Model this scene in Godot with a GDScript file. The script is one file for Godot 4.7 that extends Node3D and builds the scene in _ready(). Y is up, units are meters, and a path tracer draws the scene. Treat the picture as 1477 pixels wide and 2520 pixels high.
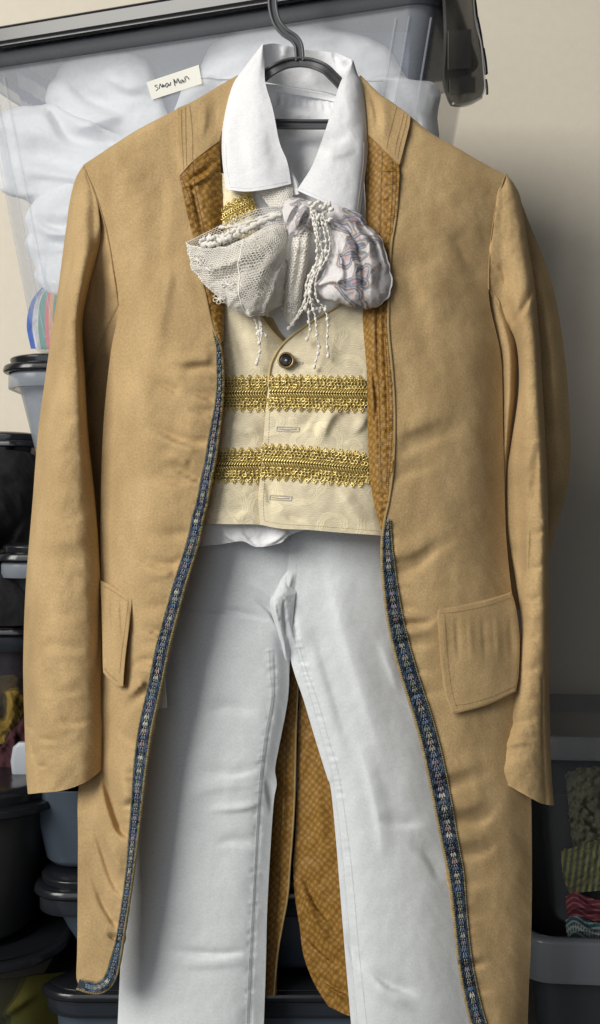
extends Node3D
# An outfit on a hanger in front of stacked storage tubs. Metres, y up. Garment outlines are given as (x, y) on a 1477 x 2520
# sheet of 0.45 mm cells that hangs at z = 0, with their own depth z in millimetres; P() turns that into a place in the room.

const S := 0.00045
const D := 1.15
const YC := 1.25

var M := {}
var fine := FastNoiseLite.new()

func _ready() -> void:
	# ---------------------------------------------------------------- camera, environment, lamps
	var cam := Camera3D.new()
	cam.name = "camera"
	cam.position = Vector3(0, YC, D)
	cam.fov = 2.0 * rad_to_deg(atan(1260.0 * S / D))
	cam.near = 0.05
	cam.far = 50.0
	add_child(cam)
	cam.current = true
	var env := Environment.new()
	env.background_mode = Environment.BG_COLOR
	env.background_color = Color(0.044, 0.046, 0.050).linear_to_srgb()
	env.tonemap_mode = Environment.TONE_MAPPER_LINEAR
	env.tonemap_exposure = 1.0
	env.sdfgi_enabled = true
	env.ssao_enabled = true
	env.ssil_enabled = true
	var we := WorldEnvironment.new()
	we.name = "environment"
	we.environment = env
	add_child(we)
	area_light("window_light", Vector3(-2.55, YC + 1.75, 2.75), Vector3(0.0, YC + 0.1, 0), Vector2(2.2, 2.2), 19.0, Color(1.0, 0.985, 0.955))
	area_light("room_light", Vector3(-0.75, YC + 0.15, 2.3), Vector3(0, YC, 0), Vector2(1.6, 1.3), 0.95, Color(0.96, 0.98, 1.0))
	# ---------------------------------------------------------------- things
	make_materials()
	build_setting()
	build_top_box()
	build_left_stacks()
	build_right_stack()
	build_hanger()
	build_shirt()
	build_trousers()
	build_vest()
	build_coat()
	build_neckwear()

func area_light(called: String, at: Vector3, to: Vector3, size: Vector2, energy: float, col: Color) -> void:
	var l := AreaLight3D.new()
	l.name = called
	l.area_size = size
	l.light_energy = energy
	l.light_color = col
	l.shadow_enabled = true
	l.position = at
	add_child(l)
	l.look_at_from_position(at, to, Vector3.UP)

# -------------------------------------------------------------------- places

func P(x: float, y: float, z: float) -> Vector3:
	var k := (D - z * 0.001) / D * S
	return Vector3((x - 738.5) * k, YC + (1260.0 - y) * k, z * 0.001)

func on_plane(x: float, y: float, o: Vector3, n: Vector3) -> Vector3:
	var eye := Vector3(0, YC, D)
	var d := P(x, y, 0) - eye
	return eye + d * ((o - eye).dot(n) / d.dot(n))

func lin(r: float, g: float, b: float) -> Color:
	return Color(r, g, b)

# -------------------------------------------------------------------- shapes

class Geo:
	var v := PackedVector3Array()
	var n := PackedVector3Array()
	var uv := PackedVector2Array()
	var c := PackedColorArray()
	var i := PackedInt32Array()

	func vert(p: Vector3, nn: Vector3, t: Vector2, col: Color) -> int:
		v.append(p); n.append(nn); uv.append(t); c.append(col)
		return v.size() - 1

	func tri(a: int, b: int, d: int) -> void:
		i.append(a); i.append(b); i.append(d)

	func quad_out(a: Vector3, b: Vector3, b2: Vector3, a2: Vector3, out: Vector3, t: Vector2, col: Color) -> void:
		var nn := (b - a).cross(a2 - a)
		if nn.length() < 1e-14:
			nn = (b - a).cross(b2 - a)
		if nn.length() < 1e-14:
			return
		nn = nn.normalized()
		var k := v.size()
		var flip := nn.dot(out) < 0.0
		if flip:
			nn = -nn
		vert(a, nn, t, col); vert(b, nn, t, col); vert(b2, nn, t, col); vert(a2, nn, t, col)
		if flip:
			tri(k, k + 1, k + 2); tri(k, k + 2, k + 3)
		else:
			tri(k, k + 2, k + 1); tri(k, k + 3, k + 2)

	# w: rows (downwards) of points (to the right) as seen from the front; a layer with its back and its cut edges
	func shell(w: Array, uvs: Array, cols: Array, thick: float, closed := false) -> void:
		var nr := w.size()
		var nc: int = w[0].size()
		var nn := []
		for r in nr:
			var row := PackedVector3Array()
			row.resize(nc)
			var up: PackedVector3Array = w[maxi(r - 1, 0)]
			var dn: PackedVector3Array = w[mini(r + 1, nr - 1)]
			var me: PackedVector3Array = w[r]
			for k in nc:
				var du: Vector3
				if closed and (k == 0 or k == nc - 1):
					du = me[1] - me[nc - 2]
				else:
					du = me[mini(k + 1, nc - 1)] - me[maxi(k - 1, 0)]
				var x := (dn[k] - up[k]).cross(du)
				row[k] = x.normalized() if x.length() > 1e-14 else Vector3(0, 0, 1)
			nn.append(row)
		var a := v.size()
		for side in (2 if thick > 0.0 else 1):
			var base := v.size()
			for r in nr:
				for k in nc:
					var col: Color = cols[r][k] if cols.size() else Color.WHITE
					if side == 0:
						vert(w[r][k], nn[r][k], uvs[r][k], col)
					else:
						vert(w[r][k] - nn[r][k] * thick, -nn[r][k], uvs[r][k], col)
			for r in nr - 1:
				for k in nc - 1:
					var q := base + r * nc + k
					if side == 0:
						tri(q, q + 1, q + nc + 1); tri(q, q + nc + 1, q + nc)
					else:
						tri(q, q + nc + 1, q + 1); tri(q, q + nc, q + nc + 1)
		if thick > 0.0:
			for r in nr - 1:
				if not closed:
					for k in [0, nc - 1]:
						var o: Vector3 = w[r][k] - w[r][1 if k == 0 else nc - 2]
						quad_out(w[r][k], w[r + 1][k], w[r + 1][k] - nn[r + 1][k] * thick, w[r][k] - nn[r][k] * thick, o, uvs[r][k], cols[r][k] if cols.size() else Color.WHITE)
			for k in nc - 1:
				for r in [0, nr - 1]:
					var o: Vector3 = w[r][k] - w[1 if r == 0 else nr - 2][k]
					quad_out(w[r][k], w[r][k + 1], w[r][k + 1] - nn[r][k + 1] * thick, w[r][k] - nn[r][k] * thick, o, uvs[r][k], cols[r][k] if cols.size() else Color.WHITE)

	func tube(p: PackedVector3Array, rad: PackedFloat32Array, sides: int, col: Color, closed := false, flat := 1.0, flat_dir := Vector3.ZERO) -> void:
		var m := p.size()
		if m < 2:
			return
		var t := (p[1] - p[0]).normalized()
		var u := t.cross(Vector3(0.13, 0.31, 0.94))
		if u.length() < 0.05:
			u = t.cross(Vector3(1, 0, 0))
		u = u.normalized()
		var base := v.size()
		for k in m:
			var tn: Vector3
			if closed:
				tn = (p[(k + 1) % m] - p[(k - 1 + m) % m]).normalized()
			else:
				tn = (p[mini(k + 1, m - 1)] - p[maxi(k - 1, 0)]).normalized()
			u = (u - tn * u.dot(tn))
			u = u.normalized() if u.length() > 1e-9 else tn.cross(Vector3(0.3, 0.9, 0.2)).normalized()
			var b := tn.cross(u)
			var r := rad[mini(k, rad.size() - 1)]
			for s in sides:
				var ang := TAU * s / sides
				var d := u * cos(ang) + b * sin(ang)
				var off := d * r
				if flat != 1.0:
					off -= flat_dir * off.dot(flat_dir) * (1.0 - flat)
				vert(p[k] + off, d, Vector2(k * 0.1, float(s) / sides), col)
		var last := m if closed else m - 1
		for k in last:
			for s in sides:
				var a := base + k * sides + s
				var b2 := base + k * sides + (s + 1) % sides
				var k2 := (k + 1) % m
				var e := base + k2 * sides + s
				var f := base + k2 * sides + (s + 1) % sides
				tri(a, e, b2); tri(b2, e, f)
		if not closed:
			for e2 in [0, m - 1]:
				var cn: Vector3 = (p[0] - p[1]).normalized() if e2 == 0 else (p[m - 1] - p[m - 2]).normalized()
				var cc := vert(p[e2] + cn * rad[mini(e2, rad.size() - 1)] * 0.5, cn, Vector2.ZERO, col)
				for s in sides:
					var a: int = base + e2 * sides + s
					var b3: int = base + e2 * sides + (s + 1) % sides
					if e2 == 0:
						tri(cc, a, b3)
					else:
						tri(cc, b3, a)

	# an ellipsoid with half axes ax, ay, az
	func blob(o: Vector3, ax: Vector3, ay: Vector3, az: Vector3, col: Color, seg := 6, rings := 4) -> void:
		var b := Basis(ax, ay, az)
		var nb := b.inverse().transposed()
		var hand := b.determinant() > 0.0
		var base := v.size()
		for r in rings + 1:
			var th := PI * r / rings
			for s in seg:
				var ph := TAU * s / seg
				var q := Vector3(sin(th) * cos(ph), cos(th), sin(th) * sin(ph))
				vert(o + b * q, (nb * q).normalized(), Vector2(float(s) / seg, float(r) / rings), col)
		for r in rings:
			for s in seg:
				var a := base + r * seg + s
				var b2 := base + r * seg + (s + 1) % seg
				if not hand:
					if r > 0: tri(a, b2, a + seg)
					if r < rings - 1: tri(b2, b2 + seg, a + seg)
				else:
					if r > 0: tri(a, a + seg, b2)
					if r < rings - 1: tri(b2, a + seg, b2 + seg)

	# rings of rounded rectangles [height, half width, half depth, corner radius], from one lip to the other
	func loft(rings: Array, xf: Transform3D, seg := 6, cap_first := false, cap_last := false) -> void:
		var pts := []
		var m := 0
		for rg in rings:
			var row := PackedVector3Array()
			var hw: float = rg[1]
			var hd: float = rg[2]
			var rr: float = minf(rg[3], minf(hw, hd) * 0.98)
			for q in 4:
				var cx: float = (hw - rr) * (1.0 if q == 0 or q == 3 else -1.0)
				var cz: float = (hd - rr) * (1.0 if q < 2 else -1.0)
				for s in seg + 1:
					var ang := PI / 2 * q + PI / 2 * s / seg
					row.append(Vector3(cx + rr * cos(ang), rg[0], cz + rr * sin(ang)))
			row.append(row[0])
			m = row.size()
			pts.append(row)
		var base := v.size()
		var nr := pts.size()
		for r in nr:
			for k in m:
				var du: Vector3 = pts[r][(k + 1) % (m - 1) if k == m - 1 else k + 1] - pts[r][m - 2 if k == 0 else k - 1]
				if k == m - 1:
					du = pts[r][1] - pts[r][m - 2]
				var dv: Vector3 = pts[mini(r + 1, nr - 1)][k] - pts[maxi(r - 1, 0)][k]
				var nn := dv.cross(du)
				nn = nn.normalized() if nn.length() > 1e-12 else Vector3.UP
				vert(xf * pts[r][k], xf.basis * nn, Vector2(float(k) / m, float(r) / nr), Color.WHITE)
		for r in nr - 1:
			for k in m - 1:
				var a := base + r * m + k
				tri(a, a + 1, a + m + 1); tri(a, a + m + 1, a + m)
		for e in [0, 1]:
			if (e == 0 and cap_first) or (e == 1 and cap_last):
				var r: int = 0 if e == 0 else nr - 1
				var up := Vector3.DOWN if e == 0 else Vector3.UP
				var cc := vert(xf * Vector3(0, rings[r][0], 0), xf.basis * up, Vector2.ZERO, Color.WHITE)
				var f := v.size()
				for k in m:
					vert(xf * pts[r][k], xf.basis * up, Vector2.ZERO, Color.WHITE)
				for k in m - 1:
					if e == 0:
						tri(cc, f + k + 1, f + k)
					else:
						tri(cc, f + k, f + k + 1)

	func made(o: Vector3) -> ArrayMesh:
		var p := PackedVector3Array()
		p.resize(v.size())
		for k in v.size():
			p[k] = v[k] - o
		var arr := []
		arr.resize(Mesh.ARRAY_MAX)
		arr[Mesh.ARRAY_VERTEX] = p
		arr[Mesh.ARRAY_NORMAL] = n
		arr[Mesh.ARRAY_TEX_UV] = uv
		arr[Mesh.ARRAY_COLOR] = c
		arr[Mesh.ARRAY_INDEX] = i
		var m := ArrayMesh.new()
		m.add_surface_from_arrays(Mesh.PRIMITIVE_TRIANGLES, arr)
		return m

# -------------------------------------------------------------------- naming

var used := {}

func numbered(called: String) -> String:
	var k: int = used.get(called, -1) + 1
	used[called] = k
	return called if k == 0 else "%s_%03d" % [called, k]

func tag(o: Node3D, label: String, category: String, group := "") -> void:
	o.set_meta("label", label)
	o.set_meta("category", category)
	if group != "":
		o.set_meta("group", group)

func thing(called: String, label: String, category: String, at: Vector3, group := "") -> Node3D:
	var o := Node3D.new()
	o.name = numbered(called)
	o.position = at
	add_child(o)
	tag(o, label, category, group)
	return o

func base_of(o: Node3D) -> Vector3:
	var b := o.position
	var q := o.get_parent()
	while q is Node3D and q != self:
		b += (q as Node3D).position
		q = q.get_parent()
	return b

func part(called: String, g: Geo, mat: Material, parent: Node3D, stuff := false) -> MeshInstance3D:
	var o := MeshInstance3D.new()
	o.name = called
	o.mesh = g.made(base_of(parent) if parent != self else Vector3.ZERO)
	o.material_override = mat
	parent.add_child(o, true)
	if stuff:
		o.set_meta("kind", "stuff")
	return o

func solo(called: String, g: Geo, mat: Material, at: Vector3, label: String, category: String, group := "") -> MeshInstance3D:
	var o := MeshInstance3D.new()
	o.name = numbered(called)
	o.mesh = g.made(at)
	o.material_override = mat
	o.position = at
	add_child(o)
	tag(o, label, category, group)
	return o

# -------------------------------------------------------------------- sheets of cloth

func V(x: float, y: float, z: float) -> Vector3:
	return Vector3(x, y, z)

func cr(a: Vector3, b: Vector3, c: Vector3, d: Vector3, t: float) -> Vector3:
	var t2 := t * t
	return 0.5 * (2.0 * b + (c - a) * t + (2.0 * a - 5.0 * b + 4.0 * c - d) * t2 + (3.0 * b - a - 3.0 * c + d) * t2 * t)

func along(row: Array, f: float, closed := false) -> Vector3:
	var n := row.size()
	var k := clampi(int(f), 0, n - 2)
	var t := f - k
	var a: Vector3 = row[k - 1] if k > 0 else (row[n - 2] if closed else 2.0 * row[0] - row[1])
	var d: Vector3 = row[k + 2] if k + 2 < n else (row[1] if closed else 2.0 * row[n - 1] - row[n - 2])
	return cr(a, row[k], row[k + 1], d, t)

func smooth(pts: Array, per := 6) -> PackedVector3Array:
	var out := PackedVector3Array()
	var n := (pts.size() - 1) * per
	for k in n + 1:
		out.append(along(pts, float(k) / per))
	return out

func xy(flat: Array) -> Array:
	var out := []
	for k in range(0, flat.size(), 2):
		out.append(Vector3(flat[k], flat[k + 1], 0))
	return out

# folds: [height mm, half width px (negative: a sharp crease), x, y, x, y ...]; they die away at both ends
func make_folds(list: Array, head := 0.42, tail := 0.42) -> Array:
	var out := []
	for f in list:
		var pts := smooth(xy(f.slice(2)), 5)
		var lens := PackedFloat32Array([0.0])
		var lo := Vector2(1e9, 1e9)
		var hi := Vector2(-1e9, -1e9)
		for k in pts.size():
			if k > 0:
				lens.append(lens[k - 1] + pts[k].distance_to(pts[k - 1]))
			lo = lo.min(Vector2(pts[k].x, pts[k].y))
			hi = hi.max(Vector2(pts[k].x, pts[k].y))
		var m: float = absf(f[1]) * (3.2 if f[1] > 0 else 4.0)
		out.append([f[0], f[1], pts, lens, lo - Vector2(m, m), hi + Vector2(m, m), head, tail, 1.0 if pts[pts.size() - 1].x >= pts[0].x else -1.0])
	return out

func fold_z(folds: Array, x: float, y: float) -> float:
	var z := 0.0
	for f in folds:
		var lo: Vector2 = f[4]
		var hi: Vector2 = f[5]
		if x < lo.x or y < lo.y or x > hi.x or y > hi.y:
			continue
		var pts: PackedVector3Array = f[2]
		var lens: PackedFloat32Array = f[3]
		var best := 1e12
		var at := 0.0
		var side := 0.0
		for k in pts.size() - 1:
			var ax := pts[k].x
			var ay := pts[k].y
			var dx := pts[k + 1].x - ax
			var dy := pts[k + 1].y - ay
			var t := clampf(((x - ax) * dx + (y - ay) * dy) / (dx * dx + dy * dy + 1e-9), 0.0, 1.0)
			var ex := x - ax - dx * t
			var ey := y - ay - dy * t
			var q := ex * ex + ey * ey
			if q < best:
				best = q
				side = dx * ey - dy * ex
				at = lerpf(lens[k], lens[k + 1], t)
		var s: float = at / lens[lens.size() - 1]
		var w: float = f[1]
		var ws := w * (0.62 if side * float(f[8]) > 0.0 else 1.35)
		var g := exp(-best / (ws * ws)) if w > 0 else exp(-sqrt(best) / -w)
		if w < 0.0:
			z += f[0] * g * smoothstep(0.0, 0.03, s) * smoothstep(0.0, 0.03, 1.0 - s)
		else:
			z += f[0] * g * smoothstep(0.0, f[6], s) * smoothstep(0.0, f[7], 1.0 - s)
	return z

# ctrl: rows of control points (x, y, z mm); the sheet passes through all of them
func sheet(ctrl: Array, nu: int, nv: int, folds := [], rough := 0.0, size := 60.0, closed := false, head := 0.42, tail := 0.42, shake := 0.0, shake_f := 0.35) -> Array:
	var cols := []
	var nc: int = ctrl[0].size()
	for k in nu + 1:
		var line := []
		for row in ctrl:
			line.append(along(row, float(k) / nu * (nc - 1), closed))
		cols.append(line)
	var fl := make_folds(folds, head, tail)
	var out := []
	for r in nv + 1:
		var row := PackedVector3Array()
		row.resize(nu + 1)
		for k in nu + 1:
			var p := along(cols[k], float(r) / nv * (ctrl.size() - 1))
			if fl.size():
				p.z += fold_z(fl, p.x, p.y)
			if shake != 0.0:
				p.x += shake * fine.get_noise_2d(p.x * shake_f, p.y * shake_f + 70.0)
				p.y += shake * fine.get_noise_2d(p.x * shake_f + 40.0, p.y * shake_f)
			if rough != 0.0:
				p.z += rough * fine.get_noise_2d(p.x / size * 10.0, p.y / size * 10.0 + p.z * 0.2)
			row[k] = p
		out.append(row)
	return out

func flat_uv(g: Array, scale: float, turn := 0.0) -> Array:
	var out := []
	for row in g:
		var q := PackedVector2Array()
		for p in row:
			var w := Vector2(fine.get_noise_2d(p.x * 0.25, p.y * 0.25), fine.get_noise_2d(p.x * 0.25 + 90.0, p.y * 0.25)) * 7.0
			q.append((Vector2(p.x, p.y) + w + Vector2(p.z, p.z)).rotated(turn) / scale)
		out.append(q)
	return out

func world_rows(g: Array) -> Array:
	var out := []
	for row in g:
		var q := PackedVector3Array()
		for p in row:
			q.append(P(p.x, p.y, p.z))
		out.append(q)
	return out

func cloth(g: Geo, s: Array, thick_mm := 2.0, uv_scale := 100.0, turn := 0.0, cols := [], closed := false) -> void:
	g.shell(world_rows(s), flat_uv(s, uv_scale, turn), cols, thick_mm * 0.001, closed)

func wrapped(ctrl: Array, back: float) -> Array:
	var out := []
	for row in ctrl:
		var a: Vector3 = row[0]
		var b: Vector3 = row[row.size() - 1]
		var lo := minf(a.z, b.z) - back
		var q: Array = row.duplicate()
		q.append(Vector3(lerpf(b.x, a.x, 0.3), lerpf(b.y, a.y, 0.3), lo))
		q.append(Vector3(lerpf(b.x, a.x, 0.7), lerpf(b.y, a.y, 0.7), lo))
		q.append(a)
		out.append(q)
	return out

func gsample(g: Array, u: float, v: float) -> Vector3:
	var nr := g.size() - 1
	var nc: int = g[0].size() - 1
	var a := clampf(u, 0.0, 1.0) * nc
	var b := clampf(v, 0.0, 1.0) * nr
	var k := mini(int(a), nc - 1)
	var r := mini(int(b), nr - 1)
	return g[r][k].lerp(g[r][k + 1], a - k).lerp(g[r + 1][k].lerp(g[r + 1][k + 1], a - k), b - r)

# depth of a sheet by place
const ZW := 430
const ZH := 680
func zmap(sheets: Array) -> PackedFloat32Array:
	var z := PackedFloat32Array()
	z.resize(ZW * ZH)
	z.fill(-1e9)
	for g in sheets:
		for r in g.size() - 1:
			for k in g[0].size() - 1:
				for a in 4:
					for b in 4:
						var p: Vector3 = g[r][k].lerp(g[r][k + 1], a / 3.0).lerp(g[r + 1][k].lerp(g[r + 1][k + 1], a / 3.0), b / 3.0)
						var cx := int((p.x + 100.0) / 4.0)
						var cy := int((p.y + 60.0) / 4.0)
						if cx >= 0 and cy >= 0 and cx < ZW and cy < ZH:
							z[cy * ZW + cx] = maxf(z[cy * ZW + cx], p.z)
	return z

func zat(zm: PackedFloat32Array, x: float, y: float) -> float:
	var fx := (x + 100.0) / 4.0 - 0.5
	var fy := (y + 60.0) / 4.0 - 0.5
	var cx := int(floor(fx))
	var cy := int(floor(fy))
	for rad in [0, 1, 2, 4, 7, 12]:
		var s := 0.0
		var w := 0.0
		for b in range(-rad, rad + 2):
			for a in range(-rad, rad + 2):
				var x2: int = cx + a
				var y2: int = cy + b
				if x2 < 0 or y2 < 0 or x2 >= ZW or y2 >= ZH:
					continue
				var q := zm[y2 * ZW + x2]
				if q < -1e8:
					continue
				var e := maxf(0.02, (1.0 - absf(fx - x2) / (rad + 1)) * (1.0 - absf(fy - y2) / (rad + 1)))
				s += q * e
				w += e
		if w > 0.05:
			return s / w
	return 0.0

# a line laid on a sheet: points every step px, dz mm proud
func laid(pts: Array, zm: PackedFloat32Array, dz: float, step := 4.0) -> PackedVector3Array:
	var fineline := smooth(pts, 12)
	var out := PackedVector3Array()
	var acc := 0.0
	for k in fineline.size():
		if k > 0:
			acc += Vector2(fineline[k].x, fineline[k].y).distance_to(Vector2(fineline[k - 1].x, fineline[k - 1].y))
		if k == 0 or acc >= step:
			acc = 0.0
			var p := fineline[k]
			out.append(Vector3(p.x, p.y, zat(zm, p.x, p.y) + dz))
	return out

func to_world(pts: PackedVector3Array) -> PackedVector3Array:
	var out := PackedVector3Array()
	for p in pts:
		out.append(P(p.x, p.y, p.z))
	return out

# resample a px path at an even step
func even(pts: PackedVector3Array, step: float) -> PackedVector3Array:
	var out := PackedVector3Array([pts[0]])
	var need := step
	for k in range(1, pts.size()):
		var a := pts[k - 1]
		var b := pts[k]
		var l := Vector2(b.x - a.x, b.y - a.y).length()
		var done := 0.0
		while l - done >= need:
			done += need
			out.append(a.lerp(b, done / l))
			need = step
		need -= l - done
	return out

# a row of stitches
func stitches(g: Geo, pts: Array, zm: PackedFloat32Array, dz: float, pitch: float, r_px: float, col: Color) -> void:
	var line := even(laid(pts, zm, dz, 2.0), pitch)
	for k in line.size() - 1:
		var a := PV(line[k])
		var b := PV(line[k + 1])
		var t := (b - a) * 0.36
		var side := t.normalized().cross(Vector3(0, 0, 1)).normalized() * r_px * S
		g.blob((a + b) * 0.5, side, t, Vector3(0, 0, r_px * S * 0.8), col, 5, 3)

func PV(p: Vector3) -> Vector3:
	return P(p.x, p.y, p.z)

func rope(g: Geo, line: PackedVector3Array, r_px: float, col: Color, sides := 6) -> void:
	g.tube(to_world(line), PackedFloat32Array([r_px * S]), sides, col)

# -------------------------------------------------------------------- materials

func noise_tex(freq: float, seed_: int, octaves: int, lo: Color, hi: Color, side := 512) -> NoiseTexture2D:
	var f := FastNoiseLite.new()
	f.seed = seed_
	f.noise_type = FastNoiseLite.TYPE_SIMPLEX_SMOOTH
	f.frequency = freq
	f.fractal_octaves = octaves
	var t := NoiseTexture2D.new()
	t.width = side
	t.height = side
	t.seamless = true
	t.noise = f
	var ramp := Gradient.new()
	ramp.set_color(0, lo)
	ramp.set_color(1, hi)
	t.color_ramp = ramp
	return t

func mat(col: Color, rough := 0.8, metal := 0.0, spec := 0.5) -> StandardMaterial3D:
	var m := StandardMaterial3D.new()
	m.albedo_color = col.linear_to_srgb()
	m.roughness = rough
	m.metallic = metal
	m.metallic_specular = spec
	return m

func grain(m: StandardMaterial3D, albedo: Texture2D, height: Texture2D, per_metre: float, relief_cm: float) -> StandardMaterial3D:
	m.uv1_triplanar = true
	m.uv1_scale = Vector3(per_metre, per_metre, per_metre)
	if albedo:
		m.albedo_texture = albedo
	if height:
		m.heightmap_enabled = true
		m.heightmap_texture = height
		m.heightmap_scale = relief_cm
	return m

func vc(m: StandardMaterial3D) -> StandardMaterial3D:
	m.vertex_color_use_as_albedo = true
	return m

func plastic(col: Color, alpha: float, rough := 0.3) -> StandardMaterial3D:
	var m := mat(col, rough)
	m.transparency = BaseMaterial3D.TRANSPARENCY_ALPHA
	m.albedo_color.a = alpha
	m.cull_mode = BaseMaterial3D.CULL_DISABLED
	return m

func dab(im: Image, x: float, y: float, r: float, col: Color, a := 1.0) -> void:
	var w := im.get_width()
	var h := im.get_height()
	for j in range(int(y - r - 1), int(y + r + 2)):
		for i in range(int(x - r - 1), int(x + r + 2)):
			var d := Vector2(i - x, j - y).length()
			var k := clampf(r + 0.5 - d, 0.0, 1.0) * a
			if k > 0.0:
				var px := posmod(i, w)
				var py := posmod(j, h)
				im.set_pixel(px, py, im.get_pixel(px, py).lerp(col, k))

func dab_line(im: Image, pts: PackedVector3Array, r: float, col: Color, a := 1.0) -> void:
	for k in pts.size() - 1:
		var l := pts[k].distance_to(pts[k + 1])
		var n := maxi(1, int(l / maxf(r * 0.6, 0.5)))
		for s in n:
			var p := pts[k].lerp(pts[k + 1], float(s) / n)
			dab(im, p.x, p.y, r, col, a)

func picture(im: Image) -> ImageTexture:
	return ImageTexture.create_from_image(im)

func make_materials() -> void:
	fine.seed = 11
	fine.noise_type = FastNoiseLite.TYPE_SIMPLEX_SMOOTH
	fine.frequency = 0.1
	fine.fractal_octaves = 3
	var felt_a := noise_tex(0.055, 3, 5, Color(0.83, 0.82, 0.81), Color(1, 1, 1))
	var felt_h := noise_tex(0.16, 5, 3, Color.BLACK, Color.WHITE)
	var weave_h := noise_tex(0.30, 8, 2, Color.BLACK, Color.WHITE)
	var faint_a := noise_tex(0.03, 9, 5, Color(0.93, 0.93, 0.93), Color(1, 1, 1))
	M.felt = grain(mat(lin(0.765, 0.550, 0.288), 0.95, 0.0, 0.2), felt_a, felt_h, 11.0, 0.05)
	M.felt.detail_enabled = true
	M.felt.detail_albedo = noise_tex(0.010, 33, 5, Color(0.80, 0.79, 0.77), Color(1, 1, 1))
	M.felt.detail_blend_mode = BaseMaterial3D.BLEND_MODE_MUL
	M.felt.detail_uv_layer = BaseMaterial3D.DETAIL_UV_2
	M.felt.uv2_triplanar = true
	M.felt.uv2_scale = Vector3(4.0, 1.7, 4.0)
	M.felt.rim_enabled = true
	M.felt.rim = 0.45
	M.felt.rim_tint = 0.7
	M.piping = grain(mat(lin(0.46, 0.34, 0.17), 0.95, 0.0, 0.2), felt_a, felt_h, 25.0, 0.03)
	M.thread_tan = mat(lin(0.36, 0.23, 0.10), 0.9)
	M.thread_dark = mat(lin(0.07, 0.05, 0.05), 0.9)
	M.shirt = grain(mat(lin(0.90, 0.91, 0.935), 0.8, 0.0, 0.3), faint_a, weave_h, 20.0, 0.006)
	M.thread_white = mat(lin(0.78, 0.78, 0.80), 0.9)
	M.denim = grain(mat(lin(0.80, 0.835, 0.86), 0.92, 0.0, 0.25), faint_a, weave_h, 16.0, 0.02)
	M.trim_base = mat(lin(0.034, 0.043, 0.060), 0.95)
	M.trim = vc(mat(Color.WHITE, 0.9, 0.0, 0.2))
	M.gold = mat(lin(0.90, 0.735, 0.30), 0.34, 0.7)
	M.gold_back = mat(lin(0.26, 0.195, 0.065), 0.7, 0.2)
	M.black_plastic = mat(lin(0.012, 0.013, 0.016), 0.22)
	M.hanger = grain(mat(lin(0.095, 0.097, 0.104), 0.40), null, felt_h, 30.0, 0.004)
	M.wall = grain(mat(lin(0.80, 0.735, 0.62), 0.9, 0.0, 0.2), noise_tex(0.01, 21, 3, Color(0.985, 0.985, 0.985), Color(1, 1, 1)), felt_h, 9.0, 0.035)
	M.floor = grain(mat(lin(0.10, 0.09, 0.085), 0.95), felt_a, felt_h, 6.0, 0.1)
	M.clear = plastic(lin(0.60, 0.65, 0.74), 0.17, 0.26)
	M.smoke = plastic(lin(0.030, 0.034, 0.042), 0.62, 0.34)
	M.smoke.metallic_specular = 0.22
	M.milk = plastic(lin(0.36, 0.40, 0.46), 0.55, 0.3)
	M.slate = plastic(lin(0.072, 0.094, 0.125), 0.86, 0.3)
	M.clip = plastic(lin(0.05, 0.047, 0.044), 0.72, 0.26)
	M.clip_edge = plastic(lin(0.75, 0.75, 0.72), 0.45, 0.26)
	M.plush = grain(mat(lin(0.84, 0.86, 0.89), 0.95, 0.0, 0.1), faint_a, felt_h, 8.0, 0.06)
	M.plush.rim_enabled = true
	M.plush.rim = 0.4
	M.navy = grain(mat(lin(0.20, 0.24, 0.34), 0.95, 0.0, 0.1), felt_a, felt_h, 8.0, 0.05)
	M.tinted = vc(grain(mat(Color.WHITE, 0.95, 0.0, 0.15), faint_a, felt_h, 9.0, 0.06))
	M.paper = mat(lin(0.80, 0.80, 0.73), 0.85)
	M.ink = mat(lin(0.02, 0.018, 0.035), 0.6)
	M.lace = mat(lin(0.93, 0.90, 0.84), 0.9, 0.0, 0.2)
	M.veil = mat(lin(0.80, 0.76, 0.68), 0.95, 0.0, 0.1)
	M.fringe = mat(lin(0.85, 0.82, 0.76), 0.9, 0.0, 0.2)
	M.button = mat(lin(0.02, 0.018, 0.016), 0.25)
	M.bronze = mat(lin(0.32, 0.22, 0.10), 0.38, 0.7)
	M.dark_cloth = grain(mat(lin(0.012, 0.012, 0.014), 0.95), felt_a, felt_h, 9.0, 0.05)
	M.lining = lining_material()
	M.brocade = brocade_material()
	M.paisley = paisley_material()

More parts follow.
